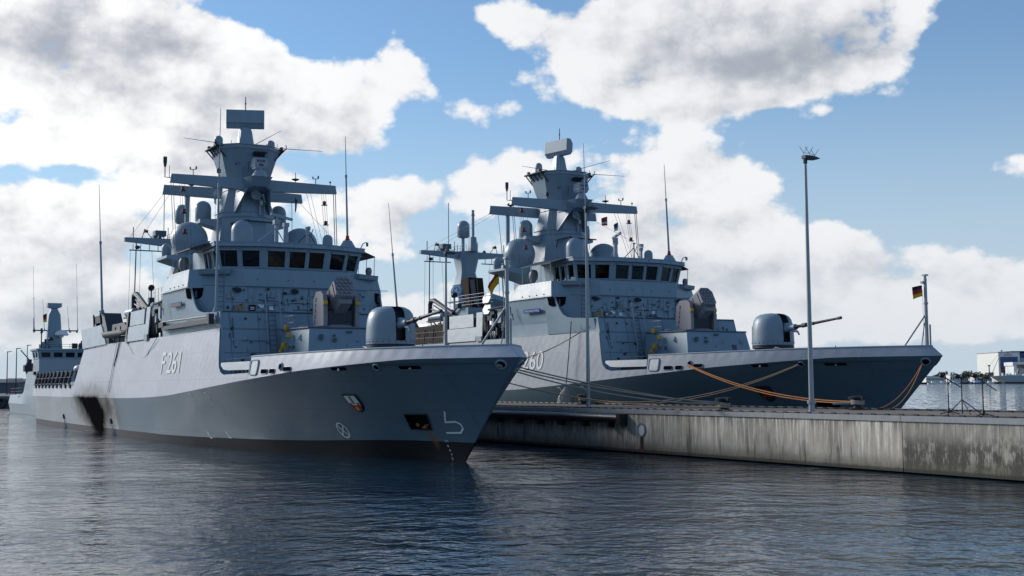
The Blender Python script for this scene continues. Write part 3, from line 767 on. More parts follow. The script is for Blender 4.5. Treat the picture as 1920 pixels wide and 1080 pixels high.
def add_upperworks(root):
    # ---------------------------------------------------------------- bridge wing bulwark band
    m = MB()
    b0 = [(-27.8, -3.4, 9.74), (-29.55, -6.48, 9.72), (-36.1, -6.48, 9.72), (-36.1, 6.48, 9.72), (-29.55, 6.48, 9.72), (-27.8, 3.4, 9.74)]
    b1 = [(-27.84, -3.4, 10.86), (-29.8, -6.27, 10.84), (-34.75, -6.27, 10.84), (-34.75, 6.27, 10.84), (-29.8, 6.27, 10.84), (-27.84, 3.4, 10.86)]
    m.loft([b0, b1]); band = m.build('wing_bulwark', M['ship'], root)
    for s in (-1, 1):
        m = MB()
        m.add([(-29.62, s*6.485, 9.78), (-35.2, s*6.485, 9.78), (-34.5, s*6.30, 10.86), (-29.84, s*6.30, 10.86), (-29.62, s*6.465, 9.78), (-35.2, s*6.465, 9.78), (-34.5, s*6.28, 10.86), (-29.84, s*6.28, 10.86)], [(0,1,2,3),(4,5,6,7),(0,1,5,4),(1,2,6,5),(2,3,7,6),(3,0,4,7)])
        m.build('side_plate', M['ship_light'], band)
        m = MB()
        for k in range(9):
            x = -30.1-.52*k
            m.box((x, s*6.31, 10.74), (.06, .03, .06)); 
            if k % 2: m.box((x, s*6.48, 9.92), (.10, .03, .08))
        build_split(m, 'bolt', M['dark'], band)
        m = MB(); m.loft([[(-29.3, s*5.6, 10.86), (-28.4, s*4.1, 10.86), (-27.9, s*4.3, 10.80), (-28.9, s*6.0, 10.80)], [(-29.3, s*5.6, 10.4), (-28.5, s*4.1, 10.4), (-28.0, s*4.3, 10.52), (-29.0, s*6.0, 10.52)]]); m.build('wing_shelf', M['ship'], band)
    m = MB()
    for y in (-3.2, -1.6, .2, 1.9, 3.3): m.tube([(-27.81, y, 9.78), (-27.85, y, 10.82)], .010, 4)
    for y in (-2.6, -.6, 1.1, 2.7): m.tube([(-27.79, y, 10.2), (-27.85, y, 10.2)], .05, 6)
    m.tube([(-27.86, -3.4, 10.88), (-27.86, 3.4, 10.88)], .03, 5); m.tube([(-27.8, -3.4, 9.76), (-27.8, 3.4, 9.76)], .03, 5)
    m.build('band_seams', M['midgrey'], band)
    # ---------------------------------------------------------------- bridge house with windows
    br = empty('bridge', (0, 0, 0)); br.parent = root
    P0 = [(-33.4, -4.55), (-29.15, -4.62), (-28.2, -2.08), (-28.2, 2.02), (-29.15, 4.55), (-33.4, 4.55)]
    P1 = [(-33.4, -4.80), (-28.95, -4.88), (-27.92, -2.15), (-27.92, 2.1), (-28.95, 4.82), (-33.4, 4.8)]
    zb, zt = 10.84, 12.28
    fr = MB(); vis = MB()
    WIN = {0: [(.30, .48), (.53, .71), (.77, .95)], 1: [(.06, .42), (.53, .90)], 2: [(.06, .33), (.40, .65), (.71, .95)], 3: [(.10, .53), (.62, .92)], 4: [(.05, .23), (.29, .47), (.52, .70)]}
    for k in range(5):
        q = [(*P0[k], zb), (*P0[k+1], zb), (*P1[k+1], zt), (*P1[k], zt)]
        windows_on(q, WIN[k], (.14, .83), br, fr, vis=vis)
    fr.add([(*P0[0], zb), (*P0[5], zb), (*P1[5], zt), (*P1[0], zt)], [(0, 1, 2, 3)])
    fr.build('bridge_wall', M['ship'], br, 20)
    vis.build('sun_visors', M['ship_light'], br)
    m = MB(); m.loft([[(x+.0, y*.97, 10.86) for x, y in [(p[0]-.35, p[1]*.95) for p in P0]], [(p[0]-.35, p[1]*.93, 12.2) for p in P1]]); m = MB(); m.bx(-33.2, -32.9, -4.5, 4.5, 10.86, 12.2); m.bx(-32.9, -29.0, -.06, .06, 11.9, 12.2)
    m.build('bridge_interior', M['darkgrey'], br)
    rc = random.Random(8)
    for k, y in enumerate((-3.9, -2.9, -1.5, -.5, .7, 1.7, 3.0, 3.9)):
        m = MB(); m.bx(-29.6 if abs(y) > 2.2 else -28.9, -29.2 if abs(y) > 2.2 else -28.5, y-.4, y+.4, 10.9, 11.05+.22*(k % 3)); m.box((-29.9, y+.2, 11.35), (.3, .35, .5)); m.build('bridge_console', M['ship_light' if k % 2 else 'midgrey'], br)
    m = MB(); m.bx(-32.89, -32.85, -3.9, -2.9, 11.3, 11.9); m.bx(-32.89, -32.85, 1.2, 2.4, 11.3, 11.9); m.build('aft_window', M['offwhite'], br)  # off-white panels paint in the daylight showing through the aft windows
    m = MB()
    m.loft([[(x, y, 12.22) for x, y in P1], [(-33.4, -5.0, 12.30), (-28.8, -5.05, 12.30), (-27.75, -2.2, 12.30), (-27.75, 2.15, 12.30), (-28.8, 5.0, 12.30), (-33.4, 5.0, 12.30)],
            [(-33.4, -5.0, 12.52), (-28.85, -5.05, 12.52), (-27.8, -2.2, 12.54), (-27.8, 2.15, 12.54), (-28.85, 5.0, 12.52), (-33.4, 5.0, 12.52)]])
    m.bx(-36.0, -33.38, -4.4, 4.4, 9.7, 12.5); m.bx(-41.6, -35.9, -2.7, 2.7, 9.7, 12.48)
    roof = m.build('roof', M['ship'], br)
    m = MB()
    m.tube([(-33.4, -5.03, 12.55), (-28.85, -5.08, 12.55), (-27.8, -2.22, 12.57), (-27.8, 2.17, 12.57), (-28.85, 5.03, 12.55), (-33.4, 5.03, 12.55)], .03, 5)
    m.tube([(-28.81, -5.08, 12.30), (-27.74, -2.22, 12.30), (-27.74, 2.17, 12.30), (-28.81, 5.03, 12.30)], .02, 5)
    for y in (-4.6, -3.4, -2.2, -1.2, -.2, .9, 2.1, 3.2, 4.4):
        x = -27.76 if abs(y) < 2.2 else -27.76-(abs(y)-2.15)*.37
        m.box((x, y, 12.42), (.05, .05, .2))
    m.build('roof_edge', M['trim'], roof)
    m = MB()
    for x in (-30.4, -31.1, -31.9):     # frames and rolled blinds on the starboard and port wing doors
        for s in (-1, 1): m.tube([(x, s*4.62, 10.9), (x+.05, s*4.86, 12.2)], .05, 6); m.tube([(x-.3, s*4.64, 11.1), (x+.4, s*4.8, 12.0)], .02, 5)
    build_split(m, 'side_frame', M['ship_light'], br)
    # awnings over the bridge wings
    for s in (-1, 1):
        m = MB(); m.loft([[(-29.7, s*4.95, 12.62), (-34.2, s*4.95, 12.62), (-34.2, s*6.3, 12.2), (-30.0, s*6.25, 12.2)], [(-29.7, s*4.95, 12.56), (-34.2, s*4.95, 12.56), (-34.2, s*6.3, 12.14), (-30.0, s*6.25, 12.14)]])
        aw = m.build('wing_awning', M['darkgrey'], root)
        m = MB()
        for x in (-30.05, -31.4, -32.8, -34.1): m.tube([(x, s*6.22, 12.16), (x-.05, s*6.2, 10.86)], .022, 5)
        for x in (-30.6, -32.2, -33.8): m.tube([(x, s*4.95, 12.54), (x, s*6.25, 12.15)], .025, 5)
        build_split(m, 'awning_strut', M['trim'], aw)
    for s in (-1, 1):   # covered searchlight on each wing
        m = MB(); m.lathe([(.02, 1.0), (.22, .95), (.34, .7), (.34, .35), (.18, .05), (.12, -.1), (.12, -.5)], (-33.5, s*5.7, 11.0), 12, Matrix.Rotation(.25, 4, 'Y')); m.build('covered_searchlight', M['launcher'], root)
    m = MB(); m.lathe([(.02, .42), (.16, .38), (.22, .2), (.2, 0), (.1, -.2)], (-29.6, 5.6, 11.0), 10); m.build('covered_searchlight', M['launcher'], root)
    # ---------------------------------------------------------------- roof equipment
    radome('radome', root, (-33.7, -1.77, 12.5), .70, 2.13)
    radome('radome', root, (-31.16, 3.31, 12.5), .33, 1.16)
    for s in (-1, 1):
        c = Vector((-38.4, s*4.0, 12.55)); prof = [(.88, 0), (.95, .1), (1.08, .45)]
        for k in range(11):
            a = R(-28+118*k/10); prof.append((1.26*math.cos(a), 1.14+1.25*math.sin(a)))
        m = MB(); m.lathe(prof, c, 32); o = m.build('large_radome', M['dome'], root, 50)
        m = MB(); m.lathe([(1.09, .46), (1.10, .50), (1.09, .53)], c, 32); m.lathe([(.8, -.25), (.8, 0), (.9, .02)], c, 20); m.build('base_ring', M['mast'], o)
        # platform that carries it
        m = MB(); m.loft([[(-36.0, s*2.6, 12.5), (-40.4, s*2.6, 12.5), (-40.4, s*5.75, 12.5), (-37.6, s*5.75, 12.5)], [(-36.0, s*2.6, 12.32), (-40.4, s*2.6, 12.32), (-40.4, s*5.75, 12.32), (-37.6, s*5.75, 12.32)], [(-36.0, s*2.6, 11.4), (-40.4, s*2.6, 11.4), (-40.4, s*5.6, 12.25), (-37.6, s*5.6, 12.25)]])
        m.build('radome_platform', M['ship'], root)
        radome('radome', root, (-39.82, s*5.2, 12.62), .33, .92)
        # domes carried on brackets from the mast
        m = MB(); m.loft([[(-38.4, s*1.4, 15.3), (-39.9, s*1.4, 15.3), (-39.9, s*1.4, 14.5), (-38.4, s*1.4, 14.5)], [(-38.7, s*3.2, 15.25), (-39.9, s*3.2, 15.25), (-39.9, s*3.2, 15.0), (-38.7, s*3.2, 15.0)]])
        m.build('dome_bracket', M['mast'], root)
        radome('radome', root, (-39.5, s*2.75, 15.25), .55, 1.38)
    # whip antenna on a cone pedestal, port side of the roof
    m = MB(); m.lathe([(.62, 0), (.58, .1), (.3, .58), (.28, .62)], (-29.5, 4.05, 12.5), 10); m.build('antenna_pedestal', M['trim'], root)
    whip(root, (-29.5, 4.05, 13.12), (-29.94, 4.05, 20.17), .075, .02, .62, 'red')
    whip(root, (-25.6, -5.85, 7.95), (-26.9, -5.3, 20.5), .085, .018, .62)
    # navigation radar on posts, signal post, tripod
    nr = empty('navigation_radar', (-29.7, -.75, 12.5)); nr.parent = root
    m = MB(); m.tube([(0, 0, 0), (0, 0, 1.55)], .13, 10); m.tube([(0, .62, 0), (0, .62, 1.4)], .16, 10); m.tube([(-.1, -1.6, 0), (0, -.05, 1.2)], .035, 6); m.tube([(-.5, .9, 0), (0, .05, 1.1)], .035, 6); m.box((0, 0, 1.6), (.4, .4, .28)); m.box((0, .62, 1.45), (.4, .34, .26))
    m.build('radar_post', M['ship_light'], nr)
    m = MB(); m.box((.1, .3, 1.95), (.14, 1.75, .16), rz=.35, rx=-.12); m.tube([(0, 0, 1.7), (.05, .1, 1.95)], .07, 8); m.build('radar_scanner', M['ship_light'], nr)
    m = MB(); m.tube([(-29.0, 1.1, 12.5), (-29.0, 1.1, 13.3)], .09, 8); m.tube([(-29.0, 1.1, 13.3), (-29.0, 1.1, 13.55)], .14, 8); m.box((-29, 1.1, 13.7), (.2, .3, .2)); m.box((-28.7, 1.1, 12.6), (.5, .6, .18))
    m.build('signal_lamp', M['ship_light'], root)
    m = MB(); m.tube([(-31.2, 2.0, 12.5), (-31.2, 2.0, 14.1)], .04, 6); m.tube([(-31.2, 2.0, 13.8), (-31.8, .9, 12.5)], .03, 6); m.tube([(-31.2, 2.0, 13.7), (-31.0, 2.7, 12.5)], .03, 6); m.tube([(-31.2, 2.15, 13.6), (-31.2, 2.3, 14.0)], .03, 6); m.box((-31.2, 2.0, 14.1), (.12, .18, .08))
    m.build('tripod', M['darkgrey'], root)
    m = MB(); m.tube([(-28.9, 4.7, 12.5), (-28.9, 4.9, 12.9), (-28.8, 5.1, 13.0)], .035, 6); m.box((-28.8, 5.15, 12.85), (.12, .12, .25)); m.build('side_light', M['midgrey'], root)
    # ---------------------------------------------------------------- mast
    ms = empty('mast', (0, 0, 0)); ms.parent = root
    cx = -38.75
    m = MB(); m.loft([octa(cx, 0, 2.55, 2.35, 1.25, 12.4), octa(cx, 0, 1.95, 1.85, 1.0, 15.35), octa(cx, 0, 1.95, 1.85, 1.0, 15.7), octa(cx, 0, 1.42, 1.4, .74, 17.3), octa(cx, 0, 1.42, 1.4, .74, 18.1)])
    core = m.build('mast_core', M['mast'], ms)
    m = MB(); m.loft([octa(cx, 0, 1.5, 1.5, .78, 18.0), octa(cx, 0, 2.12, 2.1, 1.0, 20.1), octa(cx, 0, 2.18, 2.16, 1.02, 20.12), octa(cx, 0, 2.18, 2.16, 1.02, 20.36)])
    crown = m.build('mast_crown', M['mast'], ms)
    m = MB()
    for z, e in ((15.35, 2.0), (15.7, 1.97)):
        p = octa(cx, 0, e, e-.1, 1.0, z); m.tube(p+[p[0]], .03, 5)
    p = octa(cx, 0, 2.25, 2.22, 1.04, 20.38); m.tube(p+[p[0]], .035, 5)
    p = octa(cx, 0, 1.46, 1.44, .75, 17.32); m.tube(p+[p[0]], .02, 5)
    build_split(m, 'stiffener_ring', M['trim'], core)
    m = MB()
    for s in (-1, 1):   # small platforms with lattice brackets at the crown's sides
        y = s*2.45
        m.bx(cx-1.4, cx+1.3, min(s*2.0, y), max(s*2.0, y), 20.3, 20.36)
        for k in range(5): m.tube([(cx-1.2+.6*k, s*1.78, 19.55), (cx-1.2+.6*k, y, 20.3)], .05, 6)
        m.tube([(cx-1.4, y, 20.32), (cx+1.3, y, 20.32)], .06, 6)
        m.tube([(cx+1.0, s*1.95, 20.0), (cx+1.35, s*2.6, 20.45), (cx+1.35, s*2.55, 20.7)], .04, 6)
        m.box((cx+.8, s*2.4, 20.5), (.3, .16, .25)); m.box((cx-.9, s*2.35, 20.48), (.2, .2, .2))
    m.bx(-36.62, -36.1, -.1, .75, 19.78, 19.86); m.loft([[(-36.7, -.1, 19.6), (-36.7, .75, 19.6), (-36.7, .75, 19.8), (-36.7, -.1, 19.8)], [(-36.1, .1, 19.78), (-36.1, .6, 19.78), (-36.1, .6, 19.8), (-36.1, .1, 19.8)]])
    build_split(m, 'crown_bracket', M['darkgrey'], crown)
    m = MB(); m.tube([(-36.9, -.35, 18.5), (-36.75, -.35, 19.2), (-36.85, .0, 19.25)], .025, 5); m.tube([(-37.0, -1.2, 19.0), (-36.85, -1.2, 19.05)], .08, 8); m.box((-36.85, -1.0, 19.1), (.1, .08, .08))
    for y in (-1.6, -.5, .9, 1.7): m.tube([(-36.8, y, 20.38), (-36.8, y, 20.6)], .02, 5)
    m.tube([(-37.0, -.95, 20.38), (-37.0, -.95, 21.35)], .025, 6); build_split(m, 'crown_fitting', M['midgrey'], crown)
    for s in (-1, 1): radome('small_radome', ms, (-38.8, s*1.9, 20.4), .29, .85, n=16)
    # horizontal rod antennas
    for a, b in (((-37.0, -2.2, 20.35), (-36.0, -5.1, 20.3)), ((-37.2, 2.2, 20.4), (-36.6, 5.0, 20.35)), ((-36.7, .1, 20.45), (-31.5, .13, 20.45))):
        m = MB(); m.tube([a, b], [.03, .014], 6); m.build('rod_antenna', M['midgrey'], ms)
    # yards
    def yard(x, zt, zb_, ztip, zbt, tip, w0, w1, root_y):
        for s in (-1, 1):
            m = MB(); m.loft([[(x+w0, s*root_y, zt), (x-w0, s*root_y, zt), (x-w0, s*root_y, zb_), (x+w0, s*root_y, zb_)], [(x+w1, s*tip, ztip), (x-w1, s*tip, ztip), (x-w1, s*(tip+.1), zbt), (x+w1, s*(tip+.1), zbt)]])
            m.build('yard_arm', M['mast'], ms)
    yard(-36.35, 17.9, 17.1, 17.86, 17.28, 5.85, .3, .16, .8)
    yard(-41.3, 17.9, 17.15, 17.86, 17.2, 5.1, .3, .16, .6)
    m = MB(); m.bx(-41.6, -39.8, -.75, .75, 17.15, 17.9); m.build('yard_root', M['mast'], ms)
    m = MB()   # faceted box joining the forward yard to the mast
    m.loft([[(-37.2, -1.1, 17.05), (-36.2, -.95, 17.05), (-35.4, -.45, 17.3), (-35.4, .45, 17.3), (-36.2, .95, 17.05), (-37.2, 1.1, 17.05)], [(-37.2, -1.1, 17.9), (-36.3, -1.0, 17.9), (-34.9, -.75, 17.92), (-34.9, .75, 17.92), (-36.3, 1.0, 17.9), (-37.2, 1.1, 17.9)]])
    m.build('yard_root', M['mast'], ms)
    for s in (-1, 1):   # raking gusset plates under the yard
        m = MB(); m.loft([[(-35.5, s*.8-.05, 17.2), (-37.4, s*1.0-.05, 17.2), (-37.25, s*1.25-.05, 15.6), (-36.95, s*1.25-.05, 15.6)], [(-35.5, s*.8+.05, 17.2), (-37.4, s*1.0+.05, 17.2), (-37.25, s*1.25+.05, 15.6), (-36.95, s*1.25+.05, 15.6)]]); m.build('gusset', M['mast'], ms)
    # fog horn and ladder between the gussets
    m = MB(); m.lathe([(.02, -.3), (.1, -.28), (.12, .0), (.2, .22), (.34, .36), (.30, .37), (.12, .1)], (-36.6, .0, 16.75), 14, Matrix.Rotation(R(80), 4, 'Y') ); m.build('fog_horn', M['ship_light'], ms)
    m = MB(); ladder(m, (-36.75, .62, 15.4), (-36.75, .62, 17.0), (1, 0, 0), .3, .22); m.tube([(-36.6, .4, 15.5), (-36.6, .4, 16.6)], .06, 6); m.box((-36.5, .45, 16.3), (.25, .2, .3)); m.build('mast_ladder', M['ship_light'], ms)
    m = MB(); m.loft([[(-36.9, -1.6, 14.8), (-36.6, -.5, 15.1), (-36.2, -.5, 15.1), (-36.4, -1.7, 14.8)], [(-36.9, -1.6, 14.72), (-36.6, -.5, 15.02), (-36.2, -.5, 15.02), (-36.4, -1.7, 14.72)]]); m.tube([(-36.4, -.5, 15.0), (-36.1, 1.8, 14.9)], .06, 6); m.tube([(-36.9, -1.5, 14.2), (-36.4, -1.6, 14.75)], .04, 6)
    m.build('mast_step', M['darkgrey'], ms)
    # electro-optical director
    eo = empty('optical_director', (-35.35, -.05, 17.9)); eo.parent = ms
    m = MB(); m.lathe([(.55, 0), (.5, .15), (.3, .5), (.28, .62)], (0, 0, 0), 10); m.build('director_base', M['ship_light'], eo)
    m = MB(); m.loft([[(-.32, -.38, .55), (.3, -.34, .55), (.3, .34, .55), (-.32, .38, .55)], [(-.4, -.5, .8), (.38, -.46, .8), (.38, .46, .8), (-.4, .5, .8)], [(-.36, -.46, 1.3), (.34, -.42, 1.3), (.34, .42, 1.3), (-.36, .46, 1.3)]]); hd = m.build('director_head', M['ship_light'], eo)
    m = MB()
    for y, z in ((-.22, 1.1), (.0, 1.1), (.2, 1.1), (.0, .82)): m.box((.372, y, z), (.04, .14 if z > 1 else .3, .15))
    m.build('director_lens', M['lens'], hd)
    # air search radar on its pedestal
    m = MB(); m.loft([octa(-38.75, 0, .62, .58, .2, 20.36), octa(-38.75, 0, .42, .4, .14, 21.7), octa(-38.75, 0, .3, .3, .1, 21.95)]); m.build('radar_pedestal', M['trim'], ms)
    rd = empty('search_radar', (-38.75, 0, 21.95)); rd.parent = ms
    m = MB()
    prof = [(.30, 1.26), (.36, .28), (.16, .0), (-.1, -.04), (-.3, .2), (-.34, .9), (-.1, 1.26)]
    m.prism(prof, 'y', -1.32, 1.32); p = m.build('radar_panel', M['trim'], rd)
    m = MB(); m.bx(.335, .38, -1.3, 1.3, .285, .31); m.build('panel_seam', M['darkgrey'], p)
    m = MB(); m.tube([(-.1, 0, 1.2), (-.1, 0, 2.3)], [.04, .03], 6); m.tube([(-.1, 0, 1.75), (-.1, 0, 1.85)], .06, 6); m.build('top_rod', M['darkgrey'], rd)
    # yard fittings: anemometers, lamps, aerials
    def anemo(y):
        m = MB(); m.tube([(-36.35, y, 17.85), (-36.35, y, 18.25)], .03, 6); m.tube([(-36.35, y-.2, 18.25), (-36.35, y+.2, 18.3)], .025, 5); m.tube([(-36.35, y-.2, 18.25), (-36.35, y-.2, 18.42)], .05, 6); m.tube([(-36.35, y+.2, 18.3), (-36.35, y+.2, 18.5)], .06, 6); m.build('wind_sensor', M['darkgrey'], ms)
    anemo(-4.35); anemo(4.4)
    m = MB(); m.tube([(-36.35, -2.6, 17.85), (-36.35, -2.6, 18.2)], .03, 6); m.lathe([(.1, 0), (.14, .05), (.14, .25), (.02, .38)], (-36.35, -2.6, 18.15), 10); m.build('yard_lamp', M['darkgrey'], ms)
    m = MB(); m.tube([(-36.35, 2.9, 17.85), (-36.35, 2.9, 18.6)], .025, 6); m.lathe([(.05, 0), (.28, .1), (.28, .14), (.05, .2)], (-36.35, 2.9, 18.0), 12); m.build('disc_aerial', M['midgrey'], ms)
    m = MB(); m.tube([(-36.35, 5.5, 17.85), (-36.35, 5.5, 18.2)], .025, 6); m.box((-36.35, 5.5, 18.1), (.1, .14, .08)); m.build('yard_lamp', M['darkgrey'], ms)
    m = MB(); m.tube([(-36.35, -5.85, 17.6), (-36.35, -6.25, 17.6), (-36.35, -6.25, 18.3)], .035, 6); m.tube([(-36.35, -6.25, 18.3), (-36.35, -6.25, 18.62), (-36.35, -6.25, 18.98)], [.07, .13, .13], 10); m.tube([(-36.35, -5.95, 17.6), (-36.35, -5.95, 18.4)], .02, 5)
    m.build('direction_finder', M['darkgrey'], ms)
    m = MB(); m.lathe([(.06, .3), (.32, .2), (.34, .12), (.1, -.02)], (-41.3, -3.1, 17.95), 12); m.build('disc_aerial', M['dark'], ms)
    m = MB(); m.tube([(-41.3, -3.4, 12.6), (-41.3, -3.4, 17.2)], .17, 10); m.build('aerial_pole', M['mast'], ms)
    # halyards and hanging signal lamps
    h = MB()
    for y in (-5.85, -5.7): h.tube([(-36.35, y, 17.3), (-35.9, y+.15, 12.7)], .022, 4)
    for y in (5.75, 5.9): h.tube([(-36.35, y, 17.3), (-35.7, y-.1, 12.6)], .028, 5)
    for y0 in (-5.15, 4.95):
        for dy in (-.16, 0, .16): h.tube([(-36.2, y0+dy, 17.2), (-35.3, y0+dy*.8, 12.6)], .013, 4)
    for y in (-4.6, -2.9, -2.4, 3.7, 4.0): h.tube([(-36.3, y, 17.2), (-34.6, y+(.5 if y > 0 else -.3), 12.6)], .012, 4)
    h.tube([(-41.0, 4.3, 17.2), (-40.9, 4.3, 14.6)], .022, 5); h.tube([(-41.2, 5.0, 17.2), (-32.0, 3.6, 13.9)], .012, 4)
    h.tube([(-41.2, -5.1, 17.2), (-55.4, -4.3, 15.6)], .012, 4); h.tube([(-41.2, -4.7, 17.2), (-55.4, -3.3, 15.7)], .012, 4)
    h.build('halyards', M['darkgrey'], ms)
    for y0, zz in ((-5.1, (16.75, 15.2, 13.8)), (4.95, (16.4, 14.95))):
        for z in zz:
            xx = -36.2+(17.2-z)*.195
            m = MB(); m.tube([(xx, y0, z), (xx, y0, z+.26)], .11, 10); m.box((xx, y0, z-.02), (.36, .36, .04)); o = m.build('signal_lantern', M['dark'], ms)
            m = MB(); m.tube([(xx, y0, z+.07), (xx, y0, z+.19)], .122, 10); m.build('lantern_glass', M['red'], o)
    # ---------------------------------------------------------------- midships: boat bay, launchers, after mast
    m = MB()
    m.loft([[(-37.0, -4.4, 6.9), (-64.5, -4.2, 6.9), (-64.5, 4.2, 6.9), (-37.0, 4.4, 6.9)], [(-37.0, -3.6, 9.0), (-63.5, -3.4, 9.0), (-63.5, 3.4, 9.0), (-37, 3.6, 9.0)]])
    m.bx(-41.6, -36.9, -2.7, 2.7, 8.98, 10.6)
    mid = m.build('midships_house', M['ship'], root)
    m = MB(); m.bx(-47.0, -41.0, -5.9, -5.7, 7.0, 7.1); 
    for s in (-1, 1):
        m.bx(-54.2, -47.5, s*3.95-.05, s*3.95+.05, 7.0, 8.8)
    m.build('bay_lining', M['darkgrey'], mid)
    for s in (-1, 1):
        # hinged bay doors
        d = MB()
        def Q(x, z, o=0): return (x, s*(6.24-(z-6.9)*.12+o), z)
        def plate(mb, x0, x1, z0, z1, sk=.0, th=.08): mb.loft([[Q(x0, z0), Q(x1, z0), Q(x1-sk, z1), Q(x0-sk, z1)], [Q(x0, z0, -th), Q(x1, z0, -th), Q(x1-sk, z1, -th), Q(x0-sk, z1, -th)]])
        plate(d, -46.9, -41.75, 6.92, 8.02); plate(d, -46.6, -42.3, 8.06, 9.12, .25); plate(d, -41.65, -40.6, 6.92, 9.2, .35)
        o = d.build('bay_door', M['ship_light'], root)
        d = MB()
        plate(d, -47.55, -47.1, 6.92, 9.15, .5, .5); d.bx(-47.0, -40.8, s*5.5-.1, s*5.5+.1, 6.95, 9.0); d.build('door_frame', M['darkgrey'], o)
        d = MB(); d.box((-47.1, s*6.2, 7.0), (.5, .12, .35)); d.box((-41.1, s*6.25, 7.05), (.9, .06, .4)); build_split(d, 'hinge_plate', M['ship_light'], o)
        # gear between the doors and the bridge block
        g = MB(); rg = random.Random(5)
        for k in range(18): g.box((rg.uniform(-40.2, -37.4), s*rg.uniform(4.6, 5.9), rg.uniform(7.2, 9.3)), (rg.uniform(.15, .7), rg.uniform(.2, .6), rg.uniform(.15, .9)))
        for k in range(5): x = -40.2+.65*k; g.tube([(x, s*5.9, 7.0), (x, s*5.9, 8.9)], .05, 6)
        g.bx(-40.3, -37.2, s*5.0-.2, s*5.0+.2, 7.0, 9.4); g.tube([(-40.3, s*5.8, 9.35), (-37, s*5.8, 9.5)], .08, 6)
        build_split(g, 'davit_gear', M['darkgrey'], mid)
        g = MB(); g.box((-38.0, s*6.0, 8.6), (.5, .2, .8)); g.box((-39.2, s*5.95, 8.3), (.35, .2, .6)); build_split(g, 'gear_locker', M['ship_light'], mid)
        g = MB()
        for k in range(4): g.tube([(-39.9+.45*k, s*6.05, 7.9), (-39.8+.45*k, s*6.12, 7.2)], .03, 5)
        build_split(g, 'hose', M['dark'], mid)
        # bulwark abaft the boat bay
        d = MB(); poly = [(-54.2, 7.0), (-55.6, 7.8), (-57.0, 8.62), (-65.1, 8.56), (-63.3, 6.86)]
        d.loft([[Q(x, z) for x, z in poly], [Q(x, z, -.15) for x, z in poly]])
        o = d.build('bay_bulwark', M['ship_light'], root)
        d = MB(); pl = [(-54.2, 7.0), (-57.0, 8.62), (-57.9, 9.6), (-57.3, 9.62), (-55.2, 8.3), (-53.6, 7.02)]
        d.loft([[Q(x, z, -.12) for x, z in pl], [Q(x, z, -1.5) for x, z in pl]]); d.build('raked_post', M['darkgrey'], o)
        d = MB(); rails = [(-54.0, s*6.15, 7.05), (-47.6, s*6.15, 7.0)]; railing(d, rails, .9, 2, .018, 1.6)
        for x in (-49.6, -51.3): d.tube([(x, s*6.18, 7.0), (x, s*6.1, 8.2)], .05, 6)
        d.build('bay_rail', M['darkgrey'], o)
        whip(root, (-57.55, s*5.85, 9.55), (-59.65, s*5.85, 20.45), .10, .02, .55)
        # lockers on the deck above
        d = MB(); d.box((-60.5, s*5.3, 9.25), (4.0, .5, .62)); d.box((-61.7, s*5.35, 8.8), (.4, .3, .4)); d.tube([(-59.0, s*5.6, 8.7), (-59.6, s*5.6, 9.9)], .08, 6); d.tube([(-61.9, s*5.6, 8.7), (-62.2, s*5.6, 9.7)], .07, 6)
        build_split(d, 'deck_locker', M['dark'], mid)
        # davit crane, life raft canister and searchlight post
        d = MB(); d.tube([(-54.6, s*4.0, 9.0), (-54.6, s*4.0, 10.7)], [.22, .2], 10); d.tube([(-54.6, s*4.0, 10.5), (-54.45, s*4.0, 10.95), (-53.7, s*4.0, 10.95), (-50.0, s*4.0, 9.6)], [.2, .22, .22, .17], 10); d.tube([(-54.3, s*4.0, 10.2), (-51.4, s*4.0, 9.6)], .08, 8); d.tube([(-53.6, s*4.1, 10.5), (-50.4, s*4.1, 9.4)], .06, 6); d.tube([(-50.0, s*4.0, 9.7), (-49.2, s*4.0, 10.1)], .09, 6); d.box((-49.0, s*4, 10.2), (.45, .4, .35)); d.box((-52, s*4, 9.5), (.9, .6, .6))
        d.build('davit_crane', M['darkgrey'], root)
        d = MB(); d.tube([(-52.6, s*4.9, 9.35), (-50.2, s*4.9, 9.35)], .30, 14); d.tube([(-52.75, s*4.9, 9.35), (-50.05, s*4.9, 9.35)], .2, 12); o = d.build('life_raft', M['trim'], root)
        d = MB(); d.tube([(-52.2, s*4.9, 9.0), (-52.6, s*4.3, 8.6)], .06, 5); d.bx(-52.9, -50.0, s*4.9-.3, s*4.9+.3, 8.95, 9.04); d.tube([(-52.4, s*5.0, 8.9), (-52.3, s*4.9, 8.2)], .05, 5); d.tube([(-50.5, s*5.0, 8.9), (-50.4, s*4.9, 8.2)], .05, 5); d.build('raft_cradle', M['darkgrey'], o)
        d = MB(); d.bx(-51.6, -47.6, s*3.0-.8, s*3.0+.8, 8.98, 10.0); railing(d, [(-51.4, s*3.6, 10.0), (-47.4, s*3.6, 10.0), (-43.6, s*3.6, 10.0)], 1.1, 4, .02, 1.0); d.tube([(-50.6, s*3.6, 10.0), (-50.6, s*3.6, 11.1)], .07, 6)
        d.build('upper_platform', M['ship'], mid)
        d = MB(); d.tube([(-50.75, s*3.6, 11.25), (-50.35, s*3.65, 11.25)], .24, 12); d.tube([(-50.6, s*3.6, 11.0), (-50.6, s*3.6, 11.2)], .05, 6); d.build('searchlight', M['dark'], root)
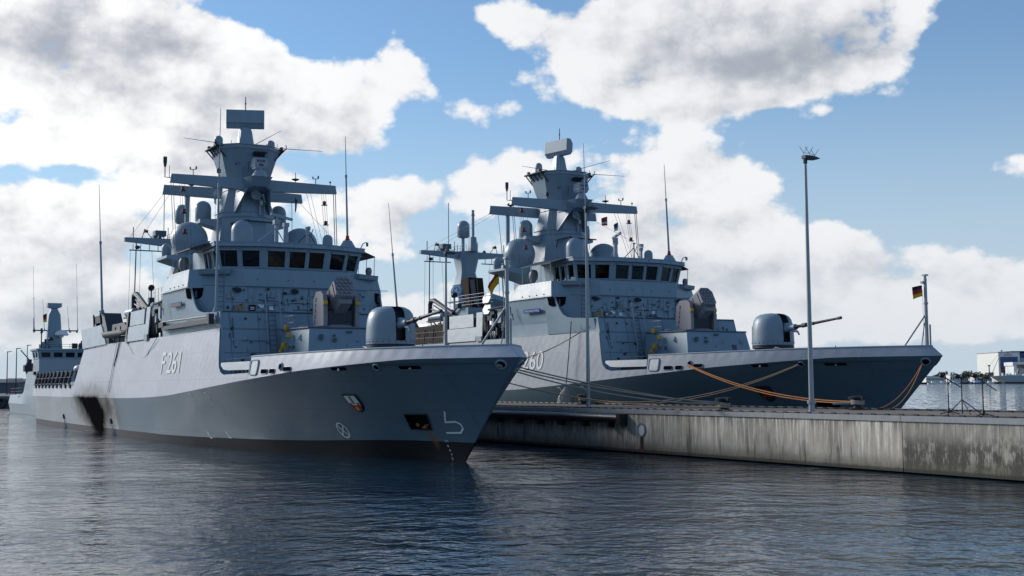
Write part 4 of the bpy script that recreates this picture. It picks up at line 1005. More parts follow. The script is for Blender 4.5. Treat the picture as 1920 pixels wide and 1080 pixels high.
    # anti-ship missile canisters across the deck
    for s in (-1, 1):
        ml = empty('missile_canisters', (-44.6+(.0 if s < 0 else -2.0), 0, 9.75)); ml.parent = root
        for k in range(2):
            for i in range(1):
                A = Vector((0, s*3.6, .85-.92*k)); B = Vector((0, -s*1.2, -.35-.92*k)); m = MB()
                ax = (B-A).normalized(); u = Vector((1, 0, 0)); v = ax.cross(u).normalized()
                hx = [(.72, .0), (.48, .43), (-.48, .43), (-.72, 0), (-.48, -.43), (.48, -.43)]
                m.loft([[A+u*a+v*b_ for a, b_ in hx], [B+u*a+v*b_ for a, b_ in hx]]); o = m.build('canister', M['ship'], ml)
                m = MB(); m.loft([[A-ax*.03+u*a*.96+v*b_*.96 for a, b_ in hx], [A-ax*.005+u*a*.99+v*b_*.99 for a, b_ in hx]]); m.build('canister_cap', M['ship_light'], o)
        m = MB()
        for x in (-.5, .5):
            m.tube([(x, s*2.4, -.9), (x, s*2.4, .3)], .07, 6); m.tube([(x, s*.2, -.9), (x, s*.2, -.2)], .07, 6); m.tube([(x, s*2.4, -.9), (x, s*.2, -.3)], .05, 6)
        m.build('canister_rack', M['darkgrey'], ml)
    # after mast
    am = empty('after_mast', (0, 0, 0)); am.parent = root
    ax = -55.2
    m = MB(); m.loft([octa(ax, 0, 2.0, 1.75, .8, 8.9), octa(ax, 0, 1.55, 1.3, .6, 11.0), octa(ax, 0, .8, .72, .3, 13.7), octa(ax, 0, 1.05, .9, .3, 15.0), octa(ax, 0, 1.05, .9, .3, 15.65)]); m.build('mast_core', M['mast'], am)
    m = MB()
    for z, e in ((11.0, 1.58), (12.55, 1.22)):
        p = octa(ax, 0, e, e-.22, .5, z); m.tube(p+[p[0]], .06, 6)
    build_split(m, 'stiffener_ring', M['trim'], am)
    # exhaust casing on the forward face
    m = MB(); m.loft([[(-53.6, -.95, 8.95), (-52.5, -.95, 8.95), (-52.5, .75, 8.95), (-53.6, .75, 8.95)], [(-54.3, -.95, 12.9), (-53.0, -.95, 13.1), (-53.0, .55, 13.1), (-54.3, .55, 12.9)]]); o = m.build('exhaust_casing', M['burnt'], am)
    m = MB(); m.loft([[(-52.47, -.8, 11.0), (-52.47, -.25, 10.5), (-52.5, -.25, 10.5), (-52.5, -.8, 11.0)], [(-52.97, -.8, 12.9), (-52.97, -.35, 12.95), (-53.0, -.35, 12.95), (-53.0, -.8, 12.9)]]); m.tube([(-52.5, -.05, 9.0), (-52.95, -.1, 13.1)], .05, 6); m.build('heat_shield', M['burnt_light'], o)
    for s in (-1, 1):
        m = MB(); m.loft([[(ax+.35, s*.8, 15.65), (ax-.35, s*.8, 15.65), (ax-.35, s*.8, 15.0), (ax+.35, s*.8, 15.0)], [(ax+.2, s*4.7, 15.62), (ax-.2, s*4.7, 15.62), (ax-.2, s*4.7, 15.3), (ax+.2, s*4.7, 15.3)]]); yd = m.build('yard_arm', M['mast'], am)
        m = MB(); m.tube([(ax, s*1.6, 14.62), (ax, s*4.3, 14.62)], .05, 6)
        for y in (2.0, 2.7, 3.4, 4.0): m.tube([(ax, s*y, 14.62), (ax, s*y, 15.1)], .03, 5)
        m.lathe([(.04, 0), (.2, .1), (.2, .25), (.04, .32)], (ax, s*3.65, 14.7), 10); m.build('yard_rail', M['darkgrey'], yd)
        m = MB(); m.tube([(ax, s*4.0, 15.6), (ax, s*4.0, 16.5)], .04, 6); m.tube([(ax, s*2.5, 15.6), (ax, s*3.1, 16.4)], .03, 5); m.tube([(ax, s*3.1, 16.4), (ax, s*3.3, 15.6)], .03, 5); m.box((ax, s*3.0, 16.2), (.3, .3, .2)); m.tube([(ax, s*1.2, 15.6), (ax, s*1.2, 16.6)], .03, 5); m.tube([(ax, s*.9, 15.6), (ax, s*.9, 16.3)], .03, 5); m.lathe([(.16, 0), (.2, .1), (.05, .3)], (ax, s*1.9, 15.6), 8); build_split(m, 'yard_aerial', M['darkgrey'], yd)
        m = MB(); m.tube([(ax, s*3.75, 15.2), (ax+.2, s*3.9, 9.6)], .05, 6); m.tube([(ax, s*3.4, 14.7), (ax+.2, s*3.5, 9.6)], .016, 4); m.tube([(ax, s*2.5, 14.7), (ax, s*2.2, 9.6)], .014, 4); m.tube([(ax, s*4.2, 14.7), (ax, s*4.3, 9.6)], .014, 4); m.build('halyards', M['darkgrey'], am)
    m = MB(); m.tube([(-56.0, .1, 15.6), (-56.0, .1, 17.3)], .16, 10); m.build('dome_post', M['mast'], am)
    radome('radome', am, (-56.0, .15, 17.2), .58, 1.5)
    m = MB(); m.loft([octa(-53.9, 0, .42, .36, .1, 15.6), octa(-53.9, 0, .3, .28, .08, 16.9)]); m.tube([(-53.8, 0, 16.9), (-53.8, 0, 19.4)], .13, 10); m.tube([(-53.8, 0, 18.85), (-53.8, 0, 19.0)], .17, 10); m.build('pole_mast', M['mast'], am)
    m = MB(); railing(m, [(-56.6, -.9, 15.65), (-55.2, -.9, 15.65), (-53.6, -.8, 15.65)], .5, 2, .018, .5); m.box((-56.4, -1.6, 16.2), (.9, .9, .45)); m.box((-56.6, -1.9, 15.9), (.9, .5, .25)); m.tube([(-56.2, -1.3, 15.6), (-56.2, -1.3, 20.3)], .035, 6); build_split(m, 'mast_top_gear', M['midgrey'], am)
    # lattice flight deck nets raised along the stern quarter
    for s in (-1, 1):
        m = MB()
        for k in range(10):
            x = -67.0-2.2*k
            m.tube([(x, s*(hull_y(x, 3.75)+.12), 3.85), (x-.45, s*(hull_y(x, 3.75)-.25), 5.1)], .08, 6)
            m.box((x, s*(hull_y(x, 3.75)+.06), 3.72), (.5, .16, .3)); m.tube([(x-1.1, s*(hull_y(x-1.1, 3.75)+.05), 3.9), (x-1.4, s*(hull_y(x, 3.75)-.25), 5.05)], .035, 5)
        for z, o in ((3.95, .1), (4.5, -.08), (5.05, -.26)): m.tube([(x, s*(hull_y(x, 3.7)+o), z) for x in (-66.6, -74, -82, -88)], .04, 5)
        fr = m.build('deck_edge_net', M['darkgrey'], root)
        m = MB()
        for k in range(9):
            x = -67.1-2.2*k; a = (x-.1, s*(hull_y(x, 3.75)+.02), 3.95); b = (x-2.1, s*(hull_y(x-2, 3.75)+.02), 3.95); c = (x-2.45, s*(hull_y(x-2, 3.75)-.27), 4.95); d_ = (x-.5, s*(hull_y(x, 3.75)-.27), 4.95)
            m.add([a, b, c, d_], [(0, 1, 2, 3)])
        m.build('netting', M['lens'], fr)
    m = MB(); m.lathe([(.62, 0), (.66, .5), (.58, 1.25)], (-68.2, -5.3, 3.8), 16); o = m.build('covered_winch', M['brown'], root)
    m = MB(); m.lathe([(.6, 1.2), (.74, 1.3), (.76, 1.5), (.6, 1.72), (.02, 1.85)], (-68.2, -5.3, 3.8), 16); m.tube([(-68.2, -5.2, 5.3), (-67.4, -4.4, 5.35)], .26, 10); m.build('winch_cover', M['offwhite'], o)
    # jackstaff on the bow
    m = MB(); m.tube([(-1.0, 0, 4.6), (-1.0, 0, 9.0)], [.10, .085], 10); m.tube([(-1.0, 0, 8.85), (-1.0, 0, 9.25)], .07, 8); m.box((-1.0, 0, 9.2), (.25, .25, .08)); m.tube([(-1.0, 0, 7.6), (-1.0, 0, 7.7)], .12, 10); m.tube([(-.85, .1, 4.7), (-.85, .1, 6.5)], .045, 6); m.tube([(-1.9, -1.0, 5.1), (-1.05, -.05, 7.0)], .05, 6); m.tube([(-1.25, -.2, 5.1), (-1.1, -.05, 6.6)], .03, 5); m.box((-1.1, -.1, 8.8), (.16, .16, .14)); m.tube([(-1.12, -.1, 8.4), (-1.12, -.1, 5.4)], .01, 4)
    m.build('jackstaff', M['galv'], root)
    m = MB()
    for y in (-1.6, 1.6): m.tube([(-6.3, y, 4.5), (-6.3, y, 5.5)], .03, 5)
    for k, x in enumerate((-8.6, -9.6)): m.lathe([(.25, 0), (.25, .55), (.36, .6), (.36, .7)], (x, -1.2, 4.5), 12)
    m.tube([(-9.9, -3.2, 5.25), (-9.6, -3.2, 5.48), (-9.2, -3.2, 5.42), (-9.0, -3.2, 5.25)], .03, 5); build_split(m, 'foredeck_gear', M['midgrey'], root)

# ------------------------------------------------------------------ put the two ships at their berths
A_LOC, A_ROT = Vector((0.27, 54.36, 0.0)), -1.0525
B_LOC, B_ROT = Vector((23.08, 67.26, 0.17)), -1.0533
def apt(x, y, z): return Vector((A_LOC.x+x*math.cos(A_ROT)-y*math.sin(A_ROT), A_LOC.y+x*math.sin(A_ROT)+y*math.cos(A_ROT), z))
def bpt(x, y, z): return Vector((B_LOC.x+x*math.cos(B_ROT)-y*math.sin(B_ROT), B_LOC.y+x*math.sin(B_ROT)+y*math.cos(B_ROT), z+B_LOC.z))

shipA, hullA, blkA = make_corvette()
add_upperworks(shipA)
shipB = copy_tree(shipA)
shipA.location = A_LOC; shipA.rotation_euler = (0, 0, A_ROT)
shipB.location = B_LOC; shipB.rotation_euler = (0, 0, B_ROT)
tag(shipA, 'nearest grey corvette, hull number F 261, with a soot stain on its flank', 'warship', 'grey corvettes moored on both sides of the quay')
tag(shipB, 'grey naval corvette with hull number 260, moored beyond the quay behind the lamp posts', 'warship', 'grey corvettes moored on both sides of the quay')
def find(root, name):
    for c in root.children:
        if c.name.split('.')[0] == name: return c
        r = find(c, name)
        if r: return r
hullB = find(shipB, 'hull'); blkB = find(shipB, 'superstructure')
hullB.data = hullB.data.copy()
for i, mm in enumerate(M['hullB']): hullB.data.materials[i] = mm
find(shipA, 'search_radar').rotation_euler = (0, 0, R(-20))
find(shipB, 'search_radar').rotation_euler = (0, 0, R(-80))
find(shipB, 'navigation_radar').rotation_euler = (0, 0, R(55))
for o in [c for c in blkB.children if c.name.startswith('stowed_boom')]: bpy.data.objects.remove(o)

def hull_text(txt, x0, x1, z0, z1, hull):
    V, F = text_mesh(txt, x1-x0, z1-z0, .008)
    return [(x0+u, z0+v) for u, v in V], F
for h, t, sh_ in ((hullA, '261', 0.0), (hullB, '260', .6)):
    V1, F1 = hull_text('F', -36.0+sh_, -35.1+sh_, 4.46, 5.86, h); V2, F2 = hull_text(t, -34.5+sh_, -31.35+sh_*.7, 4.46, 5.86, h)
    decal('hull_number', M['number'], V1+V2, F1+[[i+len(V1) for i in f] for f in F2], h, .035, -1)

def side_y(x, z): return 6.02+(-24.5-x)*.028+(z-7.0)*.085
def name_board(blk, txt, mboard, mtext, label=None):
    x0, x1, z0, z1 = -33.55, -31.2, 8.66, 8.95
    m = MB(); r = .14
    V = []
    for cx, a0 in ((x1-r, -90), (x0+r, 90)):
        for k in range(7):
            a = R(a0+30*k); V.append((cx+r*math.cos(a)*1.0, (z0+z1)/2+r*math.sin(a)))
    m.loft([[(x, -(side_y(x, z)+.06), z) for x, z in V], [(x, -(side_y(x, z)+.0), z) for x, z in V]])
    o = m.build('name_board', mboard, blk)
    V, F = text_mesh(txt, x1-x0-.4, .15)
    m = MB(); m.add([(x0+.2+u, -(side_y(x0+.2+u, z0+.07+v)+.068), z0+.07+v) for u, v in V], F); m.build('lettering', mtext, o)
name_board(blkA, 'MAGDEBURG', M['blue'], M['gold'])
name_board(blkB, 'BRAUNSCHWEIG', M['blue'], M['white'])

def crest(hull, field, figure):
    """shield shaped badge on the bow: black rim, coloured field and raised figure"""
    cx, zt = -10.2, 3.2; w, h = .98, .9
    prof = [(-.5, 0), (.5, 0), (.5, -.45), (.42, -.68), (.25, -.88), (0, -1.0), (-.25, -.88), (-.42, -.68), (-.5, -.45)]
    sk = -.0
    def S(k, dz=0): return [(cx+u*w*k, zt-.02-h*.48+(v+.48)*h*k) for u, v in prof]
    def plate(pts, o0, o1, nm, mat, par):
        m = MB(); m.loft([[(x, -(hull_y(x, z)+o1), z) for x, z in pts], [(x, -(hull_y(x, z)+o0), z) for x, z in pts]]); return m.build(nm, mat, par)
    o = plate(S(1.0), -.02, .09, 'crest', M['dark'], hull)
    f = plate(S(.80), .08, .10, 'crest_field', field, o)
    if figure == 'gate':
        for du, wd, hh in ((-.26, .12, .34), (.26, .12, .34), (0, .40, .22)):
            x0 = cx+du-wd/2; z0 = zt-.78
            plate([(x0, z0), (x0+wd, z0), (x0+wd, z0+hh), (x0, z0+hh)], .10, .115, 'crest_gate', M['red'], f)
        plate([(cx-.08, zt-.5), (cx+.08, zt-.5), (cx+.05, zt-.25), (cx+.09, zt-.16), (cx-.02, zt-.1), (cx-.07, zt-.22)], .10, .118, 'crest_figure', M['green'], f)
        plate([(cx-.09, zt-.8), (cx+.09, zt-.8), (cx+.09, zt-.68), (cx, zt-.62), (cx-.09, zt-.68)], .116, .122, 'crest_door', M['gold'], f)
    else:
        plate([(cx-.3, zt-.7), (cx-.22, zt-.45), (cx-.28, zt-.2), (cx-.1, zt-.28), (cx+.05, zt-.2), (cx+.26, zt-.16), (cx+.3, zt-.36), (cx+.2, zt-.5), (cx+.25, zt-.72), (cx+.08, zt-.58), (cx-.08, zt-.58), (cx-.15, zt-.74)], .10, .115, 'crest_figure', M['red'], f)
crest(hullA, M['white'], 'gate'); crest(hullB, M['darkgrey'], 'beast')

# blue emblem disc on the after mast of the farther ship
am = find(shipB, 'after_mast')
m = MB(); nrm = Vector((.55, -.95, .32)).normalized(); c = Vector((-54.75, -1.22, 11.95))
m.disc(c, .62, nrm, .06, 28); o = m.build('emblem_disc', M['lightblue'], am)
m = MB(); u = nrm.cross(Vector((0, 0, 1))).normalized(); v = u.cross(nrm) * -1
for k in range(3):
    a = R(30+120*k); d_ = u*math.cos(a)+v*math.sin(a); m.tube([c+nrm*.07-d_*.3, c+nrm*.07+d_*.3], .04, 5)
m.tube([c+nrm*.07+u*.44*math.cos(2*math.pi*k/24)+v*.44*math.sin(2*math.pi*k/24) for k in range(25)], .025, 5)
m.build('emblem_mark', M['white'], o)

m = MB(); m.loft([[(-53.4, -6.2, 7.02), (-47.7, -6.2, 6.98), (-47.9, -6.05, 8.5), (-53.6, -6.05, 8.5)], [(-53.4, -6.12, 7.02), (-47.7, -6.12, 6.98), (-47.9, -5.97, 8.5), (-53.6, -5.97, 8.5)]])
m.build('bay_tarpaulin', M['brown'], shipB)
# rope loop hanging from the boat bay and lines down the side of the near ship
m = MB(); m.tube([(-46.9+.35*k, -(hull_y(-46.9+.35*k, 6.5)+.10), 6.9-1.35*math.sin(math.pi*min(1, k/26*1.0))*(1.0 if k < 20 else .9)) for k in range(27)], .022, 5)
m.build('rope_loop', M['dark'], shipA)
m = MB()
for x, zb_, w in ((-51.2, 3.3, .014), (-50.6, 3.2, .014), (-50.45, 5.2, .03), (-50.1, 5.6, .02)):
    m.tube([(x+.8, -(hull_y(x+.8, 6.8)+.05), 6.95), (x, -(hull_y(x, zb_)+.05), zb_)], w, 5)
m.build('hanging_lines', M['dark'], shipA)

# ------------------------------------------------------------------ boat, flags
def rib_boat(loc, rz, label):
    t = empty('rubber_boat', loc, rz); tag(t, label, 'boat')
    m = MB()
    for s in (-1, 1): m.tube([(-2.6, s*.85, .5), (1.2, s*.85, .5), (2.2, s*.6, .6), (2.8, s*.12, .72)], [.27, .27, .25, .2], 12)
    m.build('float_tube', M['tube'], t)
    m = MB(); m.loft([[(-2.6, -.6, .4), (-2.6, 0, -.05), (-2.6, .6, .4)], [(1.2, -.6, .4), (1.2, 0, -.1), (1.2, .6, .4)], [(2.6, -.1, .6), (2.6, 0, .4), (2.6, .1, .6)]]); m.build('boat_hull', M['offwhite'], t)
    m = MB(); m.loft([[(-2.2, -.5, .6), (-2.2, .5, .6), (-2.2, .45, 1.3), (-2.2, -.45, 1.3)], [(.4, -.5, .6), (.4, .5, .6), (.1, .4, 1.4), (.1, -.4, 1.4)], [(1.0, -.4, .6), (1.0, .4, .6), (.9, .3, .8), (.9, -.3, .8)]]); m.build('console', M['darkgrey'], t)
p = apt(-50.6, -5.3, 7.15); rib_boat(p, A_ROT+R(8), 'grey rubber boat lying in the open boat bay of the F 261 corvette')

def flag(name, loc, right, wdt, hgt, mats, label, cat, droop=.35, sag=.25, taper=0.0, group=None):
    """cloth hanging from its hoist at loc; right = fly direction"""
    nu, nv = 14, 9; m = MB(); right = Vector(right).normalized(); side = right.cross(Vector((0, 0, 1))).normalized(); V = []
    for i in range(nu+1):
        u = i/nu
        for j in range(nv+1):
            v = j/nv
            hh = hgt*(1-taper*u)
            q = right*(wdt*u*(1-.25*v*droop)) + side*(.09*wdt*math.sin(u*9+v*2.5)*u**.6+.05*wdt*math.sin(u*17+1+v*4)*u) + Vector((0, 0, -hh*v-droop*wdt*u**1.4-sag*wdt*u*v*.5))
            V.append(q)
    for i in range(nu):
        for j in range(nv):
            a = i*(nv+1)+j
            m.add([V[a], V[a+1], V[a+nv+2], V[a+nv+1]], [(0, 1, 2, 3)], min(len(mats)-1, int(j/nv*len(mats))))
    o = m.build(name, mats, None, 80, loc=loc)
    tag(o, label, cat, group); return o
BRG = [M['dark'], M['red'], M['gold']]
right = lambda a: Vector((math.cos(R(a)), math.sin(R(a)), 0))
flag('national_flag', bpt(-1.14, -.1, 8.65), (-1, -.25, 0), .62, .60, BRG, 'black, red and gold flag flying from the bow staff of the 260 corvette', 'flag', .2, .2)
flag('ensign', bpt(-39.9, -5.05, 12.4), (-.8, -.3, 0), .95, 1.0, [M['red'], M['gold'], M['gold']], 'drooping red and yellow ensign hanging beneath a radome platform, left of the 260 bridge', 'flag', 1.3, .4, .5)
flag('signal_flag', bpt(-36.2, 2.95, 16.85), (-1, -.1, 0), .5, .75, [M['red'], M['red'], M['offwhite'], M['red']], 'small red signal flag under the right yard of the 260 mast', 'signal flag', .3, .3, .3, 'signal flags on the halyards')
flag('signal_flag', bpt(-36.0, 3.85, 16.4), (-1, -.3, 0), .38, .65, [M['darkgrey'], M['blue'], M['offwhite']], 'dark blue signal flag beside the red one on the 260 mast', 'signal flag', .5, .3, .2, 'signal flags on the halyards')
flag('signal_pennant', apt(-36.3, -2.75, 17.0), (-.4, -.6, 0), .28, 1.1, [M['offwhite'], M['trim'], M['offwhite']], 'pale pennant hanging limp below the left yard of the F 261 mast', 'signal flag', 1.0, .4, .4, 'signal flags on the halyards')
flag('signal_pennant', apt(-36.3, 2.85, 16.85), (.3, .4, 0), .22, 1.2, [M['dark'], M['blue'], M['darkgrey']], 'dark pennant hanging limp below the right yard of the F 261 mast', 'signal flag', 1.0, .4, .5, 'signal flags on the halyards')

# ------------------------------------------------------------------ quay
def concrete_mat():
    m, nt, b = new_mat('stained concrete'); n = N(nt); o = n.coord(); X = n.xyz(o)
    base = n.mix(n.ramp(n.noise(o, .35, 4, .6), .3, .7), (.46, .41, .335, 1), (.32, .285, .235, 1))
    right_ = n.ramp(X[0], 11.7, 11.95)                       # the block right of the joint is much dirtier
    s1 = n.noise(n.scale(o, (9.0, 9.0, .55)), 1.0, 6, .65)      # white lime runs
    s2 = n.noise(n.scale(o, (3.2, 3.2, .30)), 1.0, 6, .7)      # dark runs
    s3 = n.noise(n.scale(o, (2.2, 2.2, 1.6)), 1.0, 7, .75)     # blotches
    s4 = n.noise(n.scale(o, (14., 14., 3.0)), 1.0, 5, .7)
    fade = n.ramp(X[2], 1.0, 2.0)
    lime = n.math('MULTIPLY', n.ramp(s1, .46, .66), n.ramp(X[2], .15, 1.2))
    colr = n.mix(n.math('MULTIPLY', lime, .92), base, (.74, .685, .59, 1))
    dk = n.math('MULTIPLY', n.ramp(s2, .50, .68), n.ramp(n.math('ADD', X[2], n.math('MULTIPLY', s3, 1.4)), 2.8, 1.3))
    colr = n.mix(n.math('MULTIPLY', dk, .88), colr, (.055, .05, .04, 1))
    brown = n.math('MULTIPLY', n.ramp(s3, .56, .70), n.ramp(s2, .42, .6))
    colr = n.mix(n.math('MULTIPLY', brown, .6), colr, (.15, .105, .07, 1))
    top = n.math('MULTIPLY', n.ramp(X[2], 1.45, 2.0), n.ramp(s1, .55, .40))
    colr = n.mix(n.math('MULTIPLY', top, .7), colr, (.13, .125, .12, 1))
    # black growth on the right hand block
    gr = n.ramp(n.math('ADD', n.math('MULTIPLY', s3, .55), n.math('ADD', n.math('MULTIPLY', s4, .35), n.math('MULTIPLY', s2, .45))), .56, .70)
    gr = n.math('MULTIPLY', n.math('MULTIPLY', gr, right_), n.math('ADD', n.math('MULTIPLY', n.ramp(X[2], 1.9, .9), .75), .18))
    colr = n.mix(n.math('MULTIPLY', right_, .5), colr, (.30, .275, .225, 1))
    colr = n.mix(n.math('MULTIPLY', gr, .95), colr, (.035, .033, .024, 1))
    # algae band near the water
    al = n.ramp(n.math('ADD', X[2], n.math('ADD', n.math('MULTIPLY', s3, .9), n.math('MULTIPLY', s2, .5))), 1.5, .8)
    colr = n.mix(n.math('MULTIPLY', al, .72), colr, (.085, .078, .045, 1))
    wet = n.ramp(n.math('ADD', X[2], n.math('MULTIPLY', s3, .14)), .34, .22)
    colr = n.mix(n.math('MULTIPLY', wet, .85), colr, (.028, .028, .022, 1))
    # rust below the ring plate
    rx = n.math('ABSOLUTE', n.math('ADD', X[0], 5.62))
    rs = n.math('MULTIPLY', n.ramp(n.math('ADD', rx, n.math('MULTIPLY', s1, .08)), .15, .07), n.ramp(X[2], 1.0, .9))
    colr = n.mix(n.math('MULTIPLY', rs, .9), colr, (.22, .09, .03, 1))
    nt.links.new(colr, b.inputs['Base Color']); b.inputs['Roughness'].default_value = .85
    nt.links.new(n.bump(n.math('ADD', s3, n.math('MULTIPLY', s4, .6)), .6, .03), b.inputs['Normal'])
    return m
M['concrete'] = concrete_mat()
def deck_mat():
    m, nt, b = new_mat('quay paving'); n = N(nt); o = n.coord()
    a = n.noise(o, .5, 6, .7); c = n.noise(n.scale(o, (.15, 1.2, 1)), 1.0, 4, .6); d = n.noise(o, 14, 3, .6)
    f = n.math('ADD', n.math('MULTIPLY', a, .5), n.math('ADD', n.math('MULTIPLY', c, .3), n.math('MULTIPLY', d, .2)))
    colr = n.mix(n.ramp(f, .35, .65), (.165, .128, .092, 1), (.26, .212, .162, 1))
    nt.links.new(colr, b.inputs['Base Color']); b.inputs['Roughness'].default_value = .9
    return m
M['paving'] = deck_mat()
M['capbeam'] = paint('concrete cap beam', (.27, .275, .28), .7, .35, .25, .02, scl=2.0)
M['rubber'] = paint('black rubber fender', (.016, .017, .019), .42, .3, .2, .01)

QF, QB, QZ = 10.5, 18.9, 2.22
quay = MB()
edges = [-175.0] + [11.82-13.5*k for k in range(13, -1, -1)] + [25.3, 38.8, 60.0]
for a, b_ in zip(edges, edges[1:]):
    quay.bx(a+.02, b_-.02, QF, QF+.6, .07, QZ-.16)
quay.bx(-175, 60, QF+.05, QB-.05, .09, QZ-.17)
quay.bx(-175, 60, QF+.75, QB-.75, -3, .12)
quay = quay.build('quay', M['concrete'], None, 30, loc=A_LOC, rot=(0, 0, A_ROT)); tag(quay, kind='structure')
m = MB(); m.bx(-175, 60, QF+.45, QB-.45, QZ-.17, QZ-.0); m.build('quay_paving', M['paving'], quay)
m = MB()
for a, b_ in zip(edges, edges[1:]):
    c = a
    while c < b_-.1:
        e = min(c+6.75, b_)
        m.bx(c+.012, e-.012, QF-.06, QF+.45, QZ-.19, QZ+.02); m.bx(c+.012, e-.012, QB-.45, QB+.06, QZ-.19, QZ+.02); c = e
m.build('cap_beam', M['capbeam'], quay)
m = MB()
for o_ in (QF+.5, QB-.5): m.tube([(-175, o_, QZ+.06), (60, o_, QZ+.06)], .03, 5)
x = -120.0
while x < 40:
    for o_ in (QF+.5, QB-.5): m.bx(x, x+.22, o_-.06, o_+.06, QZ+.0, QZ+.085)
    x += .75
m.build('kerb_rail', M['dark'], quay)
m = MB()
m.tube([(-7.2, QF-.28, 1.78), (-110, QF-.28, 1.78)], .24, 14); m.bx(-7.25, -6.9, QF-.5, QF, 1.4, 2.0)
for k in range(40): m.bx(-8.3-2.4*k, -8.1-2.4*k, QF-.4, QF, 1.3, 1.62)
fo = m.build('fender_beam', M['rubber'], None, 40, loc=A_LOC, rot=(0, 0, A_ROT)); tag(fo, 'long black rubber tube fender along the quay wall beside the near bow', 'fender')
rp = empty('mooring_ring_plate', apt(-5.65, QF, 1.22), A_ROT); tag(rp, 'round pale recess plate in the quay wall above a rust streak', 'mooring plate')
m = MB(); Mx = Matrix.Rotation(R(90), 4, 'X'); m.lathe([(.36, 0), (.36, .05), (.28, .05), (.27, .012)], (0, 0, 0), 24, Mx); m.build('plate_rim', M['galv'], rp)
m = MB(); m.lathe([(.27, .0), (.27, .02)], (0, 0, 0), 24, Mx); m.build('plate_disc', M['offwhite'], rp)
m = MB(); m.tube([(0, -.06, -.35), (0, -.05, -1.0)], .05, 8); m.build('ring_bar', M['rust'], rp)

# ------------------------------------------------------------------ lamp posts
def lamp_post(x, o, h=11.45, label=''):
    t = empty('street_lamp', apt(x, o, QZ), A_ROT)
    m = MB(); m.tube([(0, 0, .0), (0, 0, .5)], [.135, .13], 14); m.tube([(0, 0, .5), (0, 0, h)], [.115, .062], 14); m.build('lamp_pole', M['galv'], t)
    m = MB(); m.tube([(0, 0, .42), (0, 0, .56)], .19, 14); m.build('pole_collar', M['galv'], t)
    m = MB(); m.tube([(0, 0, 0), (0, 0, .05)], .26, 14); m.build('base_flange', M['galv'], t)
    m = MB(); m.loft([[(-.13, -.1, h-.08), (.13, -.1, h-.08), (.13, -.1, h+.07), (-.13, -.1, h+.07)], [(-.17, .3, h-.1), (.17, .3, h-.1), (.15, .3, h+.07), (-.15, .3, h+.07)], [(-.15, .6, h-.09), (.15, .6, h-.09), (.12, .6, h+.04), (-.12, .6, h+.04)], [(-.05, .85, h-.02), (.05, .85, h-.02), (.05, .85, h+.0), (-.05, .85, h+.0)]])
    m.tube([(0, 0, h-.3), (0, 0, h)], .09, 10); hd = m.build('lamp_head', M['darkgrey'], t)
    m = MB(); m.tube([(0, -.1, h+.17), (0, .25, h+.2), (0, .6, h+.11)], .012, 5)
    for y, z in ((-.08, .18), (.25, .2), (.58, .12)):
        m.tube([(0, y, h+.05), (0, y, h+z)], .01, 4)
        for k in (-1, 1): m.tube([(0, y, h+z), (.08*k, y+.17*k, h+z+.28)], .011, 4)
    m.build('bird_spikes', M['midgrey'], hd)
    tag(t, label, 'lamp post', 'lamp posts along the quay'); return t
lamp_post(5.2, 12.0, 11.5, 'tall lamp post on the quay before the bow of the 260 corvette')
lamp_post(-12.9, 12.0, 11.5, 'tall lamp post standing before the bridge of the 260 corvette')
lamp_post(-30.9, 12.0, 10.6, 'lamp post rising behind the gun turret of the F 261 corvette')

# ------------------------------------------------------------------ bollards and mooring lines
def bollard(x, o, label, rope):
    t = empty('bollard', apt(x, o, QZ), A_ROT); tag(t, label, 'bollard', 'bollards on the quay')
    m = MB(); m.lathe([(.48, 0), (.48, .06), (.24, .1), (.19, .3), (.2, .45), (.34, .52), (.36, .62), (.25, .68), (.02, .7)], (0, 0, 0), 18); m.box((0, 0, .58), (.95, .34, .16)); m.build('bollard_body', M['dark'], t)
    return t
bollard(.0, 11.3, 'black bollard holding the pale bow ropes of the F 261 corvette', 'rope_tan')
bollard(2.3, 17.7, 'black bollard with the orange rope looped on, at the far quay edge', 'rope_orange')
bollard(-22.6, 17.9, 'black bollard at the far quay edge beside the grey hanging fender', 'rope_tan')

def rope(a, b, sag, r, mat, label, group, lift=0.0, n=22, coil=None, cr=.27):
    a, b = Vector(a), Vector(b); pts = []
    for i in range(n+1):
        u = i/n; p = a.lerp(b, u); p.z -= sag*4*u*(1-u); p.z = max(p.z, .1)
        pts.append(p)
    m = MB(); m.tube(pts, r, 7)
    if coil:
        for k in range(coil):
            m.tube([b+Vector((cr*math.cos(t)-0, cr*math.sin(t), .06*k-.03+.02*math.sin(2*t+k))) for t in [2*math.pi*i/16 for i in range(17)]], r*1.1, 6)
    o = m.build('mooring_rope', mat, None, 60); tag(o, label, 'rope', group); return o
GA, GB = 'bow ropes of the near corvette', 'ropes of the farther corvette'
b1 = apt(.0, 11.3, QZ)
rope(apt(-.75, -.62, 4.47), b1+Vector((0, 0, .42)), .28, .035, M['rope_grey'], 'upper tan rope from the round fairlead at the F 261 bow tip to the bollard', GA, coil=1)
rope(apt(-.78, -.66, 4.42), b1+Vector((0, 0, .36)), .42, .035, M['rope_grey'], 'lower of two tan ropes from the fairlead at the F 261 bow tip', GA, coil=1)
rope(apt(-6.9, 3.75, 4.5), b1+Vector((0, 0, .30)), .18, .035, M['rope_tan'], 'tan rope emerging behind the F 261 stem, upper of that pair', GA, coil=1)
rope(apt(-14.68, 5.75, 4.2), b1+Vector((0, 0, .24)), .55, .032, M['rope_tan'], 'lowest tan rope emerging behind the F 261 stem, sagging onto the quay', GA, coil=1)
b2 = apt(2.3, 17.7, QZ)
